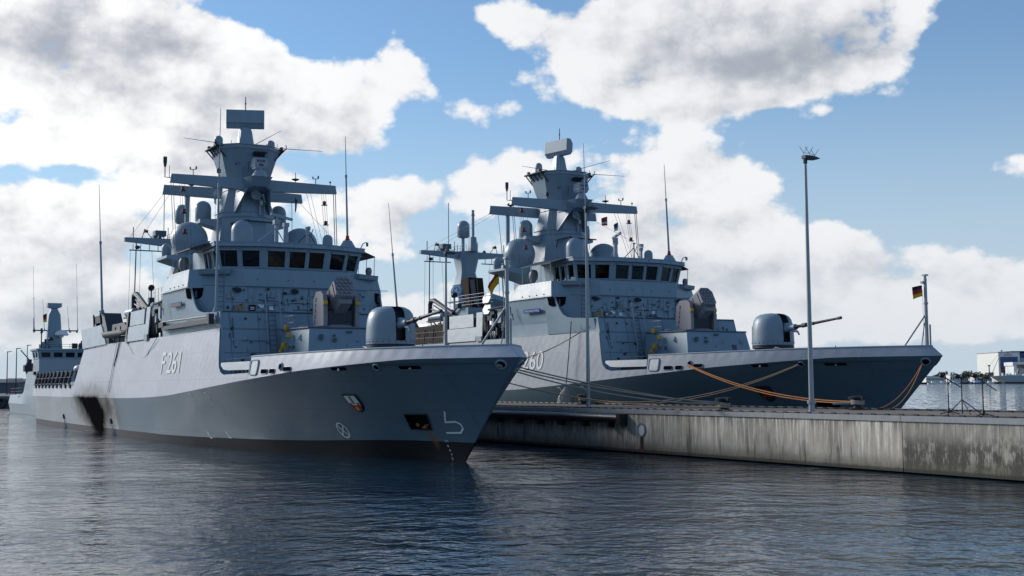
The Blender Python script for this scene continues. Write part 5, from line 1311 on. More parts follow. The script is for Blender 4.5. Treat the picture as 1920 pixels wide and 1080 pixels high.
for k in range(2):
    rope(bpt(-14.68, -5.85, 4.58-.06*k), b2+Vector((0, 0, .40-.07*k)), .55+.05*k, .03, M['rope_orange'], ('upper' if k == 0 else 'lower')+' bright orange rope strand from the 260 hull to its bollard', GB, coil=None)
b3 = apt(-22.6, 17.9, QZ)
for k in range(2):
    rope(bpt(-6.9, -3.95, 4.42-.05*k), b3+Vector((0, 0, .4-.08*k)), .95+.06*k, .03, M['rope_tan'], ('upper' if k == 0 else 'lower')+' tan rope strand sweeping along the dark hull of the 260 corvette', GB, coil=2)
for k in range(2):
    rope(bpt(-.8, -.62, 4.42), apt(2.7+.8*k, QB-.2, QZ+.05), .45, .024, M['rope_orange'], ('left' if k == 0 else 'right')+' orange rope curving down from the bow tip of the 260 corvette', GB)
rope(bpt(-34.5, -6.45, 5.3), bpt(-25.3, -6.1, 7.4), .35, .02, M['rope_tan'], 'thin yellowish line drooping above the number on the 260 hull', GB)
rope(b2+Vector((-1.1, .45, .30)), b2+Vector((0, 0, .34)), .0, .06, M['rope_grey'], 'pale sleeve end of the orange rope at the bollard', GB, coil=3)
# hanging fender with its line
t = empty('hanging_fender', bpt(-26.9, -7.0, 1.9)); tag(t, 'grey cone shaped fender hanging at the 260 hull above the quay edge', 'fender')
m = MB(); m.lathe([(.5, 0), (.62, .2), (.55, .6), (.36, .95), (.14, 1.22), (.06, 1.3)], (0, 0, 0), 14); m.build('fender_body', M['rope_grey'], t)
m = MB(); m.tube([(0, 0, 1.28), (.2, .2, 3.2), (.45, .35, 5.9)], .035, 5)
m.build('fender_line', M['dark'], t)
m = MB()
for a in range(4): m.tube([(.7*math.cos(a*1.57+.6), .7*math.sin(a*1.57+.6), .35), (.34*math.cos(a*1.57+.6), .34*math.sin(a*1.57+.6), 1.0)], .03, 5)
m.build('fender_frame', M['galv'], t)

# ------------------------------------------------------------------ microphone stands on the quay
def mic_stand(x, o, pole, boom, tall, label):
    t = empty('microphone_stand', apt(x, o, QZ)); tag(t, label, 'microphone stand', 'microphone stands on the quay')
    m = MB(); m.tube([(0, 0, .05), (0, 0, pole*.55), (0, 0, pole)], [.028, .024, .022], 8); m.tube([(0, 0, pole*.5), (0, 0, pole*.56)], .028, 8); m.build('stand_pole', M['dark'], t)
    hz, ln = (.62, .75) if tall else (.2, .42)
    for a in (R(200), R(-20), R(275)):
        m = MB(); m.tube([(0, 0, hz if tall else .14), (ln*math.cos(a), ln*math.sin(a), .02)], .020, 6); m.build('leg', M['dark'], t)
    if not tall: m = MB(); m.lathe([(.05, .05), (.08, .12), (.03, .3)], (0, 0, 0), 8); m.build('leg_hub', M['dark'], t)
    (x0, z0), (x1, z1) = boom
    m = MB(); m.tube([(x0, 0, z0), (x1, 0, z1)], .020, 6); m.tube([(x1-.06*(x1-x0), 0, z1-.06*(z1-z0)), (x1, 0, z1)], .024, 8); m.lathe([(.03, -.03), (.04, .02), (.03, .05)], (0, 0, pole), 8)
    m.build('boom_arm', M['dark'], t)
    d = Vector((x0-x1, 0, z0-z1)).normalized(); c = Vector((x0, 0, z0))
    m = MB(); m.tube([c-d*.02, c+d*.03, c+d*.1, c+d*.17, c+d*.2], [.04, .085, .10, .085, .03], 10); m.build('microphone', M['dark'], t)
mic_stand(11.0, 14.1, 1.43, ((-.17, 1.55), (.52, 1.12)), False, 'left low microphone stand with its boom angled down to the right')
mic_stand(11.95, 13.8, 1.50, ((-.08, 1.53), (.1, 1.45)), True, 'middle microphone stand on a tall three legged base')
mic_stand(14.4, 12.1, 1.38, ((-.22, 1.52), (.52, 1.0)), False, 'right microphone stand, apart from the other two, boom pointing right')

# ------------------------------------------------------------------ small warship moored astern
mh = empty('minehunter', apt(-128.0, 4.4, 0), A_ROT)
tag(mh, 'small grey minehunter with one mast, moored astern of the F 261 corvette', 'warship')
m = MB(); rr = []
for x, w, zk, zt in ((30, .2, 2.2, 5.2), (27, 1.6, 2.1, 4.9), (22, 3.2, 1.9, 4.4), (14, 4.3, 1.6, 3.8), (5, 4.6, 1.45, 3.4), (-4, 4.6, 1.4, 3.3), (-9, 4.6, 1.4, 3.2), (-10.5, 4.6, 1.4, 2.75), (-24, 4.3, 1.4, 2.6)):
    rr.append([(x-1.5*(x > 25), -w*.86, -1), (x-.6*(x > 25), -w*.93, 0), (x, -w, zk), (x, -w*.95, zt), (x, w*.95, zt), (x, w, zk), (x-.6*(x > 25), w*.93, 0), (x-1.5*(x > 25), w*.86, -1)])
m.loft(rr); m.build('hull', M['ship_light'], mh, 20)
m = MB()
m.loft([[(.3, -4.25, 3.2), (-10.0, -4.3, 3.0), (-10.0, 4.3, 3.0), (.3, 4.25, 3.2)], [(0, -4.1, 5.8), (-8.2, -4.1, 5.8), (-8.2, 4.1, 5.8), (0, 4.1, 5.8)]])
m.loft([[(0, -3.9, 5.78), (-5.0, -3.9, 5.78), (-5.0, 3.9, 5.78), (0, 3.9, 5.78)], [(0.0, -3.9, 7.45), (-4.6, -3.9, 7.45), (-4.6, 3.9, 7.45), (0.0, 3.9, 7.45)]])
m.build('superstructure', M['ship_light'], mh)
fr = MB()
q0, q1 = [(-4.6, -3.95), (0, -3.95), (0, 3.95), (-4.6, 3.95)], [(-4.4, -4.15), (.35, -4.15), (.35, 4.15), (-4.4, 4.15)]
for k, us in ((0, [(.1, .4), (.55, .85)]), (1, [(.05, .19), (.24, .38), (.43, .57), (.62, .76), (.81, .95)]), (2, [(.1, .4), (.55, .85)])):
    windows_on([(*q0[k], 7.42), (*q0[k+1], 7.42), (*q1[k+1], 8.5), (*q1[k], 8.5)], us, (.2, .8), mh, fr, visor=False)
fr.build('bridge_wall', M['ship'], mh)
m = MB(); m.loft([[(x, y, 8.48) for x, y in q1], [(x+(.2 if x > 0 else -.1), y*1.05, 8.55) for x, y in q1], [(x+(.2 if x > 0 else -.1), y*1.05, 8.78) for x, y in q1]]); m.bx(-4.2, -.2, -3.6, 3.6, 7.4, 8.5); m.build('roof', M['ship'], mh)
m = MB(); m.loft([octa(-2.5, -1.7, 1.05, 1.05, .4, 8.7), octa(-2.5, -1.7, .75, .75, .25, 13.4), octa(-2.5, -1.7, .35, .35, .1, 14.3)]); m.build('mast', M['mast'], mh)
m = MB(); m.loft([[(-3.0, -2.2, 14.3), (-2.1, -2.2, 14.3), (-2.1, -1.2, 14.3), (-3.0, -1.2, 14.3)], [(-3.1, -2.6, 14.5), (-2.0, -2.6, 14.5), (-2.0, -.8, 14.5), (-3.1, -.8, 14.5)], [(-3.1, -2.6, 15.0), (-2.0, -2.6, 15.0), (-2.0, -.8, 15.0), (-3.1, -.8, 15.0)]]); m.build('search_radar', M['ship'], mh)
m = MB(); m.tube([(-2.5, -4.4, 11.3), (-2.5, 1.4, 11.3)], .09, 6); m.tube([(-2.5, -4.3, 10.9), (-2.5, -4.3, 13.0)], .04, 5); 
for y in (-4.2, -3.2, .4, 1.3): m.box((-2.5, y, 11.2), (.2, .25, .3))
m.build('yard_arm', M['midgrey'], mh)
m = MB(); m.lathe([(.85, 0), (.9, .12), (.75, .45), (.4, .68), (.02, .75)], (-1.3, -.9, 10.6), 18); m.lathe([(.02, -.3), (.25, -.25), (.3, .0)], (-1.3, -.9, 10.6), 10); m.build('radome', M['white'], mh)
for y, zz, r in ((-3.2, 8.8, .34), (-2.75, 8.8, .2), (1.6, 8.8, .3), (2.4, 8.8, .26)): radome('radome', mh, (-1.5, y, zz), r, r*2.8, n=12)
m = MB(); m.lathe([(.3, 0), (.36, .2), (.1, .5)], (-1.2, -2.3, 9.9), 10); m.tube([(-.5, 2.7, 9.7), (-.1, 2.7, 9.7)], .35, 12); railing(m, [(-.2, -3.9, 8.78), (-.2, 3.9, 8.78)], .6, 2, .03, 1.2); m.tube([(-1.5, -2.9, 8.8), (-1.5, -2.9, 10.1)], .16, 6); m.box((-1.2, .8, 9.2), (.5, .7, .7)); m.box((-2.0, -3.3, 9.1), (.6, .5, .5)); m.tube([(-.8, 1.6, 8.8), (-.8, 1.6, 9.9)], .1, 6); m.tube([(-.6, 2.2, 8.8), (-.6, 2.2, 9.6)], .3, 8); m.tube([(-.4, -3.6, 8.8), (-.4, -3.6, 10.8)], .08, 6); m.tube([(-.4, -3.6, 10.8), (-.4, -3.6, 11.5)], .15, 6); build_split(m, 'roof_gear', M['darkgrey'], mh)
for y, z0, z1, xx in ((-4.2, 11.4, 19.9, -2.5), (1.2, 11.3, 20.4, -1.5), (-2.9, 11.3, 15.5, -2.5), (.2, 11.3, 14.6, -2.0)):
    whip(mh, (xx, y, z0), (xx, y-.3, z1), .04, .02, .5)
m = MB(); m.tube([(-9.2, -3.7, 5.6), (-9.2, -3.7, 7.0)], .5, 10); m.box((-9.2, -3.7, 6.3), (1.3, 1.5, .9)); m.tube([(-9.2, -3.7, 7.0), (-9.2, -3.7, 7.5)], .3, 8); m.box((-9.2, -3.7, 7.4), (.7, .5, .3)); m.tube([(-9.0, -3.7, 7.4), (-8.4, -5.0, 8.8)], .08, 6); m.build('machine_gun', M['darkgrey'], mh)
m = MB(); railing(m, [(-10.5, -4.4, 2.7), (-23.5, -4.1, 2.6)], .9, 2, .03, 2.5); m.build('stern_railing', M['midgrey'], mh)
m = MB(); m.bx(-14, -12, -4.38, -4.3, 2.2, 2.5); m.bx(-1.6, -.9, -4.4, -4.0, 5.3, 5.75); build_split(m, 'side_opening', M['dark'], mh)
BRG2 = flag('national_flag', apt(-130.4, 1.75, 13.6), (-.3, -.3, 0), .55, 1.2, BRG, 'black, red and gold flag on the minehunter mast', 'flag', .5, .4, .3)

# ------------------------------------------------------------------ far left: root of the harbour
def at(px, py, d):
    hy = 719.9-.0079*(px-960)
    return Vector(((px-960)/2344.15*d, d, CAM_H+(hy-py)/2344.15*d))
M['asphalt'] = plain('grey asphalt', (.16, .155, .15), .9, var=.25, scl=.4)
m = MB(); m.bx(-330, -88, 226, 520, -2, 2.0); m.bx(-330, -87.8, 225.6, 228, 1.5, 2.15); hl = m.build('far_quay', M['asphalt']); tag(hl, kind='structure')
t = empty('tyre_fender', (-91.8, 225.3, .9)); tag(t, 'dark tyre fender on the end of the far left quay', 'fender')
m = MB(); m.tube([(.0+.7*math.cos(a), 0, .7*math.sin(a)) for a in [2*math.pi*k/16 for k in range(17)]], .3, 8); m.build('tyre', M['rubber'], t)
def far_lamp(px, d, h, label):
    p = at(px, 738, d); t = empty('street_lamp', (p.x, d, 2.0)); tag(t, label, 'lamp post', 'distant lamp posts')
    m = MB(); m.tube([(0, 0, 0), (0, 0, h)], [.16, .1], 8); m.build('lamp_pole', M['darkgrey'], t)
    m = MB(); m.loft([[(-.1, -.2, h), (-.1, .2, h), (-.1, .2, h+.2), (-.1, -.2, h+.2)], [(1.0, -.2, h+.1), (1.0, .2, h+.1), (1.0, .2, h+.22), (1.0, -.2, h+.22)]]); m.build('lamp_head', M['darkgrey'], t)
far_lamp(14, 313, 10.5, 'left thin lamp post behind the minehunter stern')
far_lamp(31, 300, 10.9, 'second thin lamp post from the left behind the minehunter')
far_lamp(51, 340, 13.0, 'third thin lamp post beside the minehunter gun platform')
t = empty('wire_fence', (0, 0, 0)); tag(t, 'grey mesh fence on the far quay behind the minehunter stern', 'fence')
m = MB(); a, b_ = at(16, 735, 305), at(44, 735, 305)
for k in range(9):
    x = a.x+(b_.x-a.x)*k/8; m.tube([(x, 305, 2.0), (x, 305, 5.9)], .06, 6)
for z in (2.4, 3.2, 4.0, 4.8, 5.9): m.tube([(a.x, 305, z), (b_.x, 305, z)], .05, 5)
x = a.x
while x < b_.x: m.tube([(x, 305, 2.1), (x, 305, 5.9)], .025, 4); x += .28
m.build('fence_mesh', M['midgrey'], t)
m = MB(); p = at(24, 726, 304); m.bx(p.x-.3, p.x+.3, 303.8, 303.9, 2.9, 3.8); m.build('fence_sign', M['red'], t)
t = empty('harbour_shed', (0, 0, 0)); tag(t, 'low long grey shed at the far left horizon', 'building')
m = MB(); m.bx(-330, -150, 380, 400, 1.9, 5.2); m.build('wall', M['midgrey'], t)
m = MB(); m.loft([[(-330, 379, 5.2), (-149, 379, 5.2), (-149, 401, 5.2), (-330, 401, 5.2)], [(-330, 390, 6.4), (-149, 390, 6.4), (-149, 390.5, 6.4), (-330, 390.5, 6.4)]]); m.build('roof', M['darkgrey'], t)

# ------------------------------------------------------------------ far shore on the right
D = 1265.0
M['shoregrass'] = plain('shore bank', (.07, .085, .05), .95, var=.4, scl=.05)
m = MB()
x0 = at(1650, 720, D).x; x1 = at(2300, 720, D).x
m.loft([[(x0, D-8, -1), (x1, D-8, -1), (x1, D+900, -1), (x0, D+900, -1)], [(x0, D-4, 1.7), (x1, D-4, 1.7), (x1, D+900, 2.4), (x0, D+900, 2.4)]]); o = m.build('far_shore', M['shoregrass']); tag(o, kind='structure')
m = MB(); m.bx(at(1600, 720, 2400).x, at(2400, 720, 2400).x, 2380, 3000, -1, 3); m.bx(-2500, -900, 2600, 3000, -1, 3); o = m.build('far_land', M['shoregrass']); tag(o, kind='structure')
def leaf_mat(name, c):
    m, nt, b = new_mat(name); n = N(nt); o = n.coord()
    a = n.noise(o, .45, 4, .6)
    nt.links.new(n.mix(n.ramp(a, .35, .65), rgb(c, .55), rgb(c, 1.35)), b.inputs['Base Color']); b.inputs['Roughness'].default_value = .8
    return m
LEAF = [leaf_mat('dark foliage', (.06, .09, .05)), leaf_mat('mid foliage', (.085, .115, .065)), leaf_mat('pale foliage', (.11, .13, .08))]
def tree(px, d, h, w, k, label):
    h *= .62; w *= .8
    p = at(px, 715, d); t = empty('tree', (p.x, d, 2.0)); tag(t, label, 'tree', 'trees along the far shore')
    rg = random.Random(int(px*7+k))
    m = MB(); m.tube([(0, 0, -.5), (.1, 0, h*.35), (0, .1, h*.7)], [.4, .3, .12], 6)
    for a in range(4):
        q = rg.uniform(0, 6.28); m.tube([(0, 0, h*.35), (w*.3*math.cos(q), w*.3*math.sin(q), h*.62)], [.2, .06], 5)
    m.build('trunk', M['brown'], t)
    m = MB(); lobes = [(rg.uniform(-.32, .32)*w, rg.uniform(-.3, .3)*w, h*rg.uniform(.42, .82), rg.uniform(.18, .30)*w) for _ in range(9)]
    for _ in range(520):
        lx, ly, lz, lr = rg.choice(lobes)
        v = Vector((rg.gauss(0, 1), rg.gauss(0, 1), rg.gauss(0, .8))).normalized()*lr*rg.uniform(.55, 1.05)
        c = Vector((lx, ly, lz))+v; c.z = max(c.z, h*.18)
        s = rg.uniform(.35, .8)*max(.6, w/9); u = Vector((rg.gauss(0, 1), rg.gauss(0, 1), rg.gauss(0, 1))).normalized(); w2 = u.orthogonal().normalized(); x = u.cross(w2)
        m.add([c+w2*s, c+x*s*.8, c-w2*s, c-x*s*.8], [(0, 1, 2, 3)])
    m.build('crown', LEAF[k], t)
for px, d, h, w, k, lab in ((1741, 1330, 8, 10, 0, 'low dark tree at the left end of the far shore, next to the corvette bow'), (1751, 1330, 14, 9, 0, 'narrow dark tree second from the bow of the 260 corvette'), (1763, 1340, 19, 15, 1, 'broad green tree above the long white far building'), (1775, 1345, 12, 11, 1, 'green tree just left of the middle microphone'), (1788, 1350, 17, 11, 2, 'pale tree behind the middle microphone'),
        (1798, 1360, 12, 12, 1, 'low green tree under the middle microphone'), (1811, 1330, 18, 16, 1, 'large round tree between the middle and right microphones'), (1822, 1345, 13, 12, 2, 'pale low tree left of the right microphone'), (1834, 1340, 16, 14, 0, 'dark flat tree above the right microphone'), (1846, 1335, 15, 13, 2, 'pale tree at the foot of the crane post'), (1857, 1330, 16, 14, 1, 'green tree right of the crane post'), (1866, 1345, 13, 11, 0, 'dark tree touching the white hall')):
    tree(px, d, h, w, k, lab)
M['hallwhite'] = paint('white cladding', (.72, .71, .66), .6, .05, .05, .0, scl=.05)
M['hallgrey'] = paint('grey cladding', (.38, .40, .41), .6, .05, .05, .0, scl=.05)
M['hallblue'] = paint('blue door panels', (.03, .075, .22), .5, .1, .1, .0, scl=.05)
t = empty('shipyard_hall', (0, 0, 0)); tag(t, 'tall white shipyard hall with a large blue door on the far shore', 'building')
a, b_ = at(1869.5, 661, D+40), at(1909.5, 706, D+40); dz = 2.0; y = D+40
def slab(mb, px0, py0, px1, py1, d, th):
    p, q = at(px0, py0, d), at(px1, py1, d); mb.bx(p.x, q.x, d, d+th, q.z, p.z)
m = MB(); slab(m, 1869.5, 661, 1909.5, 719, y, 60); m.build('wall', M['hallwhite'], t)
m = MB(); slab(m, 1873.5, 669.5, 1905.5, 691, y-.8, .7); m.build('door', M['hallblue'], t)
m = MB(); 
for yy in (674, 679, 684): slab(m, 1873.5, yy, 1905.5, yy+.35, y-1.0, .18)
m.build('door_seams', M['lens'], t)
m = MB(); slab(m, 1874, 691, 1900, 712, y-.8, .7); m.build('door_opening', M['lens'], t)
m = MB(); slab(m, 1869, 660, 1910, 661, y-1, 62); m.build('roof', M['hallgrey'], t)
V, F = text_mesh('GERMAN NAVAL', 8.6, 1.5); p = at(1880.5, 667.5, y-1)
m = MB(); m.add([(p.x+u, y-1.0, p.z+v) for u, v in V], F); m.build('sign_lettering', M['darkgrey'], t)
m = MB(); p = at(1888, 662.6, y-1); m.add([(p.x-.8, y-1, p.z-.7), (p.x+.8, y-1, p.z-.7), (p.x, y-1, p.z+.7)], [(0, 1, 2)]); m.build('sign_emblem', M['red'], t)
t = empty('shipyard_shed', (0, 0, 0)); tag(t, 'grey shed with a blue band, right of the white shipyard hall', 'building')
m = MB(); slab(m, 1910, 671, 1990, 719, D+50, 60); m.build('wall', M['hallgrey'], t)
m = MB(); slab(m, 1910, 662, 1990, 671, D+50, 60); m.build('blue_band', M['hallblue'], t)
m = MB(); slab(m, 1893, 658.6, 1990, 659.9, D+48, 64); m.build('roof', M['darkgrey'], t)
t = empty('dock_gantry', (0, 0, 0)); tag(t, 'white portal frame standing in front of the shipyard sheds', 'gantry')
m = MB(); slab(m, 1896, 679.3, 1985, 683, D+8, 22); slab(m, 1896, 679.3, 1897.6, 686, D+7.5, 23); m.build('beam', M['white'], t)
m = MB(); slab(m, 1897.6, 683, 1903, 714, D+8, 22); m.build('column', M['white'], t)
m = MB(); slab(m, 1960, 683, 1970, 714, D+8, 22); m.build('column', M['white'], t)
m = MB(); slab(m, 1903, 683, 1960, 714, D+29, 1); m.build('back_wall', M['hallgrey'], t)
m = MB(); p = at(1911, 700, D+20)
m.loft([[(p.x-4, D+20, p.z-8), (p.x+30, D+20, p.z-8), (p.x+30, D+20, p.z+5), (p.x-1, D+20, p.z+5)], [(p.x-4, D+26, p.z-8), (p.x+30, D+26, p.z-8), (p.x+30, D+26, p.z+5), (p.x-1, D+26, p.z+5)]]); m.build('inner_block', M['hallwhite'], t)
t = empty('barge', (0, 0, 0)); tag(t, 'long pale grey barge hull lying below the shipyard hall', 'barge')
d = D-20; p0, p1 = at(1863, 718.5, d), at(1995, 718.5, d)
m = MB(); m.loft([[(p0.x, d, 7.6), (p0.x, d+16, 7.6), (p0.x, d+16, 7.5), (p0.x, d, 7.5)], [(p0.x+3, d, 7.9), (p0.x+3, d+16, 7.9), (p0.x+5, d+16, 4.6), (p0.x+5, d, 4.6)], [(p0.x+8, d, 7.8), (p0.x+8, d+16, 7.8), (p0.x+9, d+16, 1.6), (p0.x+9, d, 1.6)], [(p1.x, d, 8.2), (p1.x, d+16, 8.2), (p1.x, d+16, 1.6), (p1.x, d, 1.6)]]); m.build('hull', M['hallgrey'], t)
m = MB(); m.bx(p0.x+9, p1.x, d+.3, d+16, -.5, 1.65); m.build('waterline_band', M['darkgrey'], t)
m = MB(); rg = random.Random(2)
for k in range(16): x = p0.x+8+k*1.9; m.bx(x, x+rg.uniform(.6, 1.6), d+3, d+5, 7.8, 7.8+rg.uniform(.8, 3.0))
m.build('deck_gear', M['hallwhite'], t)
m = MB()
for k in range(5): x = p0.x+10+k*3.3; m.bx(x, x+1.6, d+6, d+8, 7.8, 7.8+1.2+.6*(k % 3))
build_split(m, 'deck_cargo', M['blue'], t)
t = empty('harbour_crane', (0, 0, 0)); tag(t, 'slim dark crane leaning beside the white shipyard hall', 'crane')
d = D+30; a, b_, c = at(1851.5, 716, d), at(1851.5, 686, d), at(1876, 658, d)
m = MB(); m.tube([(a.x, d, 2), (b_.x, d, b_.z)], [.7, .5], 8); m.box((b_.x, d, b_.z), (2.2, 1.6, 1.4)); m.build('post', M['darkgrey'], t)
m = MB(); e = at(1856, 702, d); m.tube([(e.x, d, e.z), (c.x, d, c.z)], [.28, .2], 6); m.tube([(b_.x, d, b_.z), (c.x, d, c.z)], .12, 5); m.box((e.x, d, e.z), (3.4, 2, 4)); m.box((c.x, d, c.z), (1.4, 1, 1.2)); m.build('jib', M['midgrey'], t)
def house(px0, px1, pyt, pyb, d, wall, roof, name, label, nwin=6):
    t = empty(name, (0, 0, 0)); tag(t, label, 'building'); p, q = at(px0, pyt, d), at(px1, pyb, d); z0 = 1.9
    m = MB(); m.bx(p.x, q.x, d, d+12, z0, p.z); m.build('wall', M[wall], t)
    m = MB(); m.bx(p.x-.4, q.x+.4, d-.4, d+12.4, p.z, p.z+.6); m.build('roof', M[roof], t)
    for k in range(nwin):
        w = (q.x-p.x)/nwin; x = p.x+w*(k+.25); m = MB(); m.bx(x, x+w*.5, d-.08, d+.0, z0+(p.z-z0)*.35, z0+(p.z-z0)*.72); m.build('window', M['lens'], t)
house(1733, 1768, 706.5, 716, D+12, 'hallwhite', 'hallgrey', 'low_building', 'long low white building with a row of windows, left on the far shore', 14)
house(1778, 1800, 703.5, 716, D+16, 'hallwhite', 'hallgrey', 'low_building', 'white flat building behind the left and middle microphones', 5)
house(1802, 1811, 709, 716, D+12, 'hallgrey', 'darkgrey', 'low_building', 'small grey building right of the middle microphone', 3)
house(1823, 1838, 707, 716, D+14, 'hallwhite', 'darkgrey', 'low_building', 'small white house with a dark roof below the right microphone', 3)
house(1840, 1856, 711, 717, D+10, 'hallgrey', 'darkgrey', 'low_building', 'dark low building left of the grey barge', 4)
def boat(px, d, L, label, c='white'):
    p = at(px, 718, d); t = empty('motor_boat', (p.x, d, 0)); tag(t, label, 'boat', 'small boats along the far shore')
    m = MB(); m.loft([[(-L/2, -1.3, .0), (-L/2, 1.3, .0), (-L/2, 1.4, 1.2), (-L/2, -1.4, 1.2)], [(L*.2, -1.3, .0), (L*.2, 1.3, .0), (L*.2, 1.5, 1.5), (L*.2, -1.5, 1.5)], [(L*.48, -.1, .4), (L*.48, .1, .4), (L/2, .1, 1.9), (L/2, -.1, 1.9)]]); m.build('hull', M[c], t)
    m = MB(); m.loft([[(-L*.25, -1, 1.2), (-L*.25, 1, 1.2), (-L*.2, .9, 2.9), (-L*.2, -.9, 2.9)], [(L*.15, -1, 1.3), (L*.15, 1, 1.3), (L*.05, .9, 2.9), (L*.05, -.9, 2.9)]]); m.build('cabin', M['white'], t)
boat(1748, D-22, 13, 'white motor boat below the left end of the long white building')
boat(1764, D-18, 9, 'white motor boat between the left microphone and the bow')
boat(1787, D-18, 10, 'white motor boat right under the middle microphone stand')
boat(1828, D-20, 14, 'blue motor boat by the shore at the right microphone', 'blue')
boat(1852, D-24, 9, 'small white boat at the tip of the grey barge')
m = MB(); p, q = at(1700, 717, D-10), at(1990, 717, D-10); m.bx(p.x, q.x, D-10, D-4.2, -1, 1.55); o = m.build('shore_wall', M['darkgrey']); tag(o, 'dark low embankment wall along the far shoreline', 'wall')

# ------------------------------------------------------------------ water
def water_mat():
    m, nt, b = new_mat('harbour water'); n = N(nt); o = n.coord()
    b.inputs['Base Color'].default_value = (.010, .030, .052, 1)
    b.inputs['Roughness'].default_value = .05; b.inputs['IOR'].default_value = 1.333
    r = n.node('ShaderNodeVectorRotate'); r.inputs['Angle'].default_value = R(18); r.rotation_type = 'Z_AXIS'; nt.links.new(o, r.inputs[0]); v = r.outputs[0]
    w0 = n.noise(n.scale(v, (.16, .3, 1)), 1.0, 2, .5)
    w1 = n.noise(n.scale(v, (1.25, 1.15, 1)), 1.0, 2, .5, .3)
    w2 = n.noise(n.scale(v, (3.9, 3.3, 1)), 1.0, 3, .55, .4)
    patch = n.ramp(n.noise(n.scale(o, (.05, .09, 1)), 1.0, 3, .6), .3, .7, .55, 1.2)
    h = n.math('ADD', n.math('MULTIPLY', w0, .7), n.math('ADD', n.math('MULTIPLY', w1, .62), n.math('MULTIPLY', w2, .19)))
    h = n.math('MULTIPLY', h, patch)
    bumped = n.bump(h, 1.0, WAVE)
    # far off, where a pixel covers many ripples, give each ripple its own slope
    P = n.xyz(o)
    open_ = n.math('MULTIPLY', n.ramp(P[0], 12.0, 45.0), n.ramp(P[1], 55.0, 100.0))   # the open fairway is choppier than the basin
    far = n.math('MULTIPLY', n.ramp(P[1], 30.0, 90.0), .25)
    k = n.math('ADD', far, n.math('MULTIPLY', open_, 1.5))
    nc = n.node('ShaderNodeTexNoise'); nc.inputs['Scale'].default_value = 1.0; nc.inputs['Detail'].default_value = 3.0
    nt.links.new(n.scale(v, (1.1, .55, 1)), nc.inputs['Vector'])
    sl = n.vmath('SUBTRACT', nc.outputs['Color'], (.5, .5, .5)); sl = n.vmath('MULTIPLY', sl, n.comb(k, k, 0.0))
    nn = n.vmath('NORMALIZE', n.vmath('ADD', bumped, sl))
    nt.links.new(nn, b.inputs['Normal'])
    return m
WAVE = .21
m = MB(); m.add([(-6000, -400, 0), (6000, -400, 0), (6000, 9000, 0), (-6000, 9000, 0)], [(0, 1, 2, 3)])
wo = m.build('water', water_mat()); tag(wo, kind='structure')

# ------------------------------------------------------------------ sky with cumulus, and the sun
SUN_DIR = Vector((-.84, .543, .0)).normalized(); SUN_EL = R(23)
SUN_AZ = math.atan2(SUN_DIR.x, SUN_DIR.y)
w = bpy.data.worlds.new('World'); scene.world = w; w.use_nodes = True
nt = w.node_tree; nt.nodes.clear(); n = N(nt)
out = nt.nodes.new('ShaderNodeOutputWorld'); bg = nt.nodes.new('ShaderNodeBackground'); nt.links.new(bg.outputs[0], out.inputs[0])
bg.inputs['Strength'].default_value = 0.1
sky = n.node('ShaderNodeTexSky', sky_type='NISHITA', sun_disc=False)
sky.sun_elevation = SUN_EL; sky.sun_rotation = SUN_AZ; sky.altitude = 0; sky.air_density = 1.0; sky.dust_density = .3; sky.ozone_density = 2.5
d = n.coord('Generated'); X = n.xyz(d)
az = n.math('ARCTAN2', X[0], X[1]); el = n.math('ARCSINE', X[2])
K = 1/2344.15
def uv(px, py): return math.atan((px-960)*K), .0766+(540-py)*K
CL = [ # px, py, rx, ry, weight
 (60,110,300,200,1.6), (190,130,220,170,1.3), (330,260,330,170,1.2), (470,200,170,110,.9), (590,215,170,90,.95), (755,128,95,62,.8), (800,185,80,45,.45), (560,300,330,90,.6), (60,250,120,60,.5),
 (90,430,190,85,1.15), (20,510,160,100,.9), (260,560,330,70,.8), (150,620,400,70,.8), (720,385,130,60,1.0), (760,460,150,60,.6), (905,215,85,40,.6), (935,295,110,55,.85), (710,280,50,25,.35),
 (1150,105,220,85,1.0), (1290,60,280,110,1.35), (1480,100,250,105,1.5), (1590,95,150,90,1.5), (1690,70,40,30,.5), (940,40,70,45,.8), (900,20,30,20,.4),
 (1200,195,160,55,.95), (1330,190,110,50,.7), (1440,203,50,16,.6), (1230,320,230,70,.95), (1330,370,120,80,.95), (1240,430,260,90,1.0), (1400,450,60,50,.4), (870,360,120,60,.6),
 (1550,485,190,50,1.15), (1400,510,220,60,1.0), (1350,590,450,60,.9), (1840,530,120,45,1.1), (1915,345,75,42,.9), (1895,255,40,40,.45), (1700,590,400,45,.75), (1000,600,400,60,.6), (1552,232,36,14,.45), (1900,600,200,60,.6), (550,480,500,60,.4), (300,620,700,70,.55), (1450,625,520,55,.95), (650,560,250,60,.4), (1150,520,160,70,.7)]
def gauss(u, v, px, py, rx, ry, wgt):
    cu, cv = uv(px, py)
    a = n.math('MULTIPLY', n.math('SUBTRACT', u, cu), 1/(rx*K)); b = n.math('MULTIPLY', n.math('SUBTRACT', v, cv), 1/(ry*K))
    e = n.math('ADD', n.math('MULTIPLY', a, a), n.math('MULTIPLY', b, b))
    return n.math('MULTIPLY', n.math('EXPONENT', n.math('MULTIPLY', e, -1.0)), wgt)
base = None
for c in CL:
    g = gauss(az, el, *c); base = g if base is None else n.math('ADD', base, g)
base = n.math('MINIMUM', base, 1.6)
for c in [(625,318,130,36,-1.0), (780,255,90,60,-.9), (860,120,80,70,-.6), (110,345,150,24,-.8), (260,405,80,30,-.6), (825,440,50,60,-.6), (10,245,40,25,-.7), (470,40,130,40,-.5), (700,520,50,40,-.4), (1130,235,60,25,-.4), (560,110,60,30,-.3)]:
    base = n.math('ADD', base, gauss(az, el, *c))          # gaps of blue between the clouds
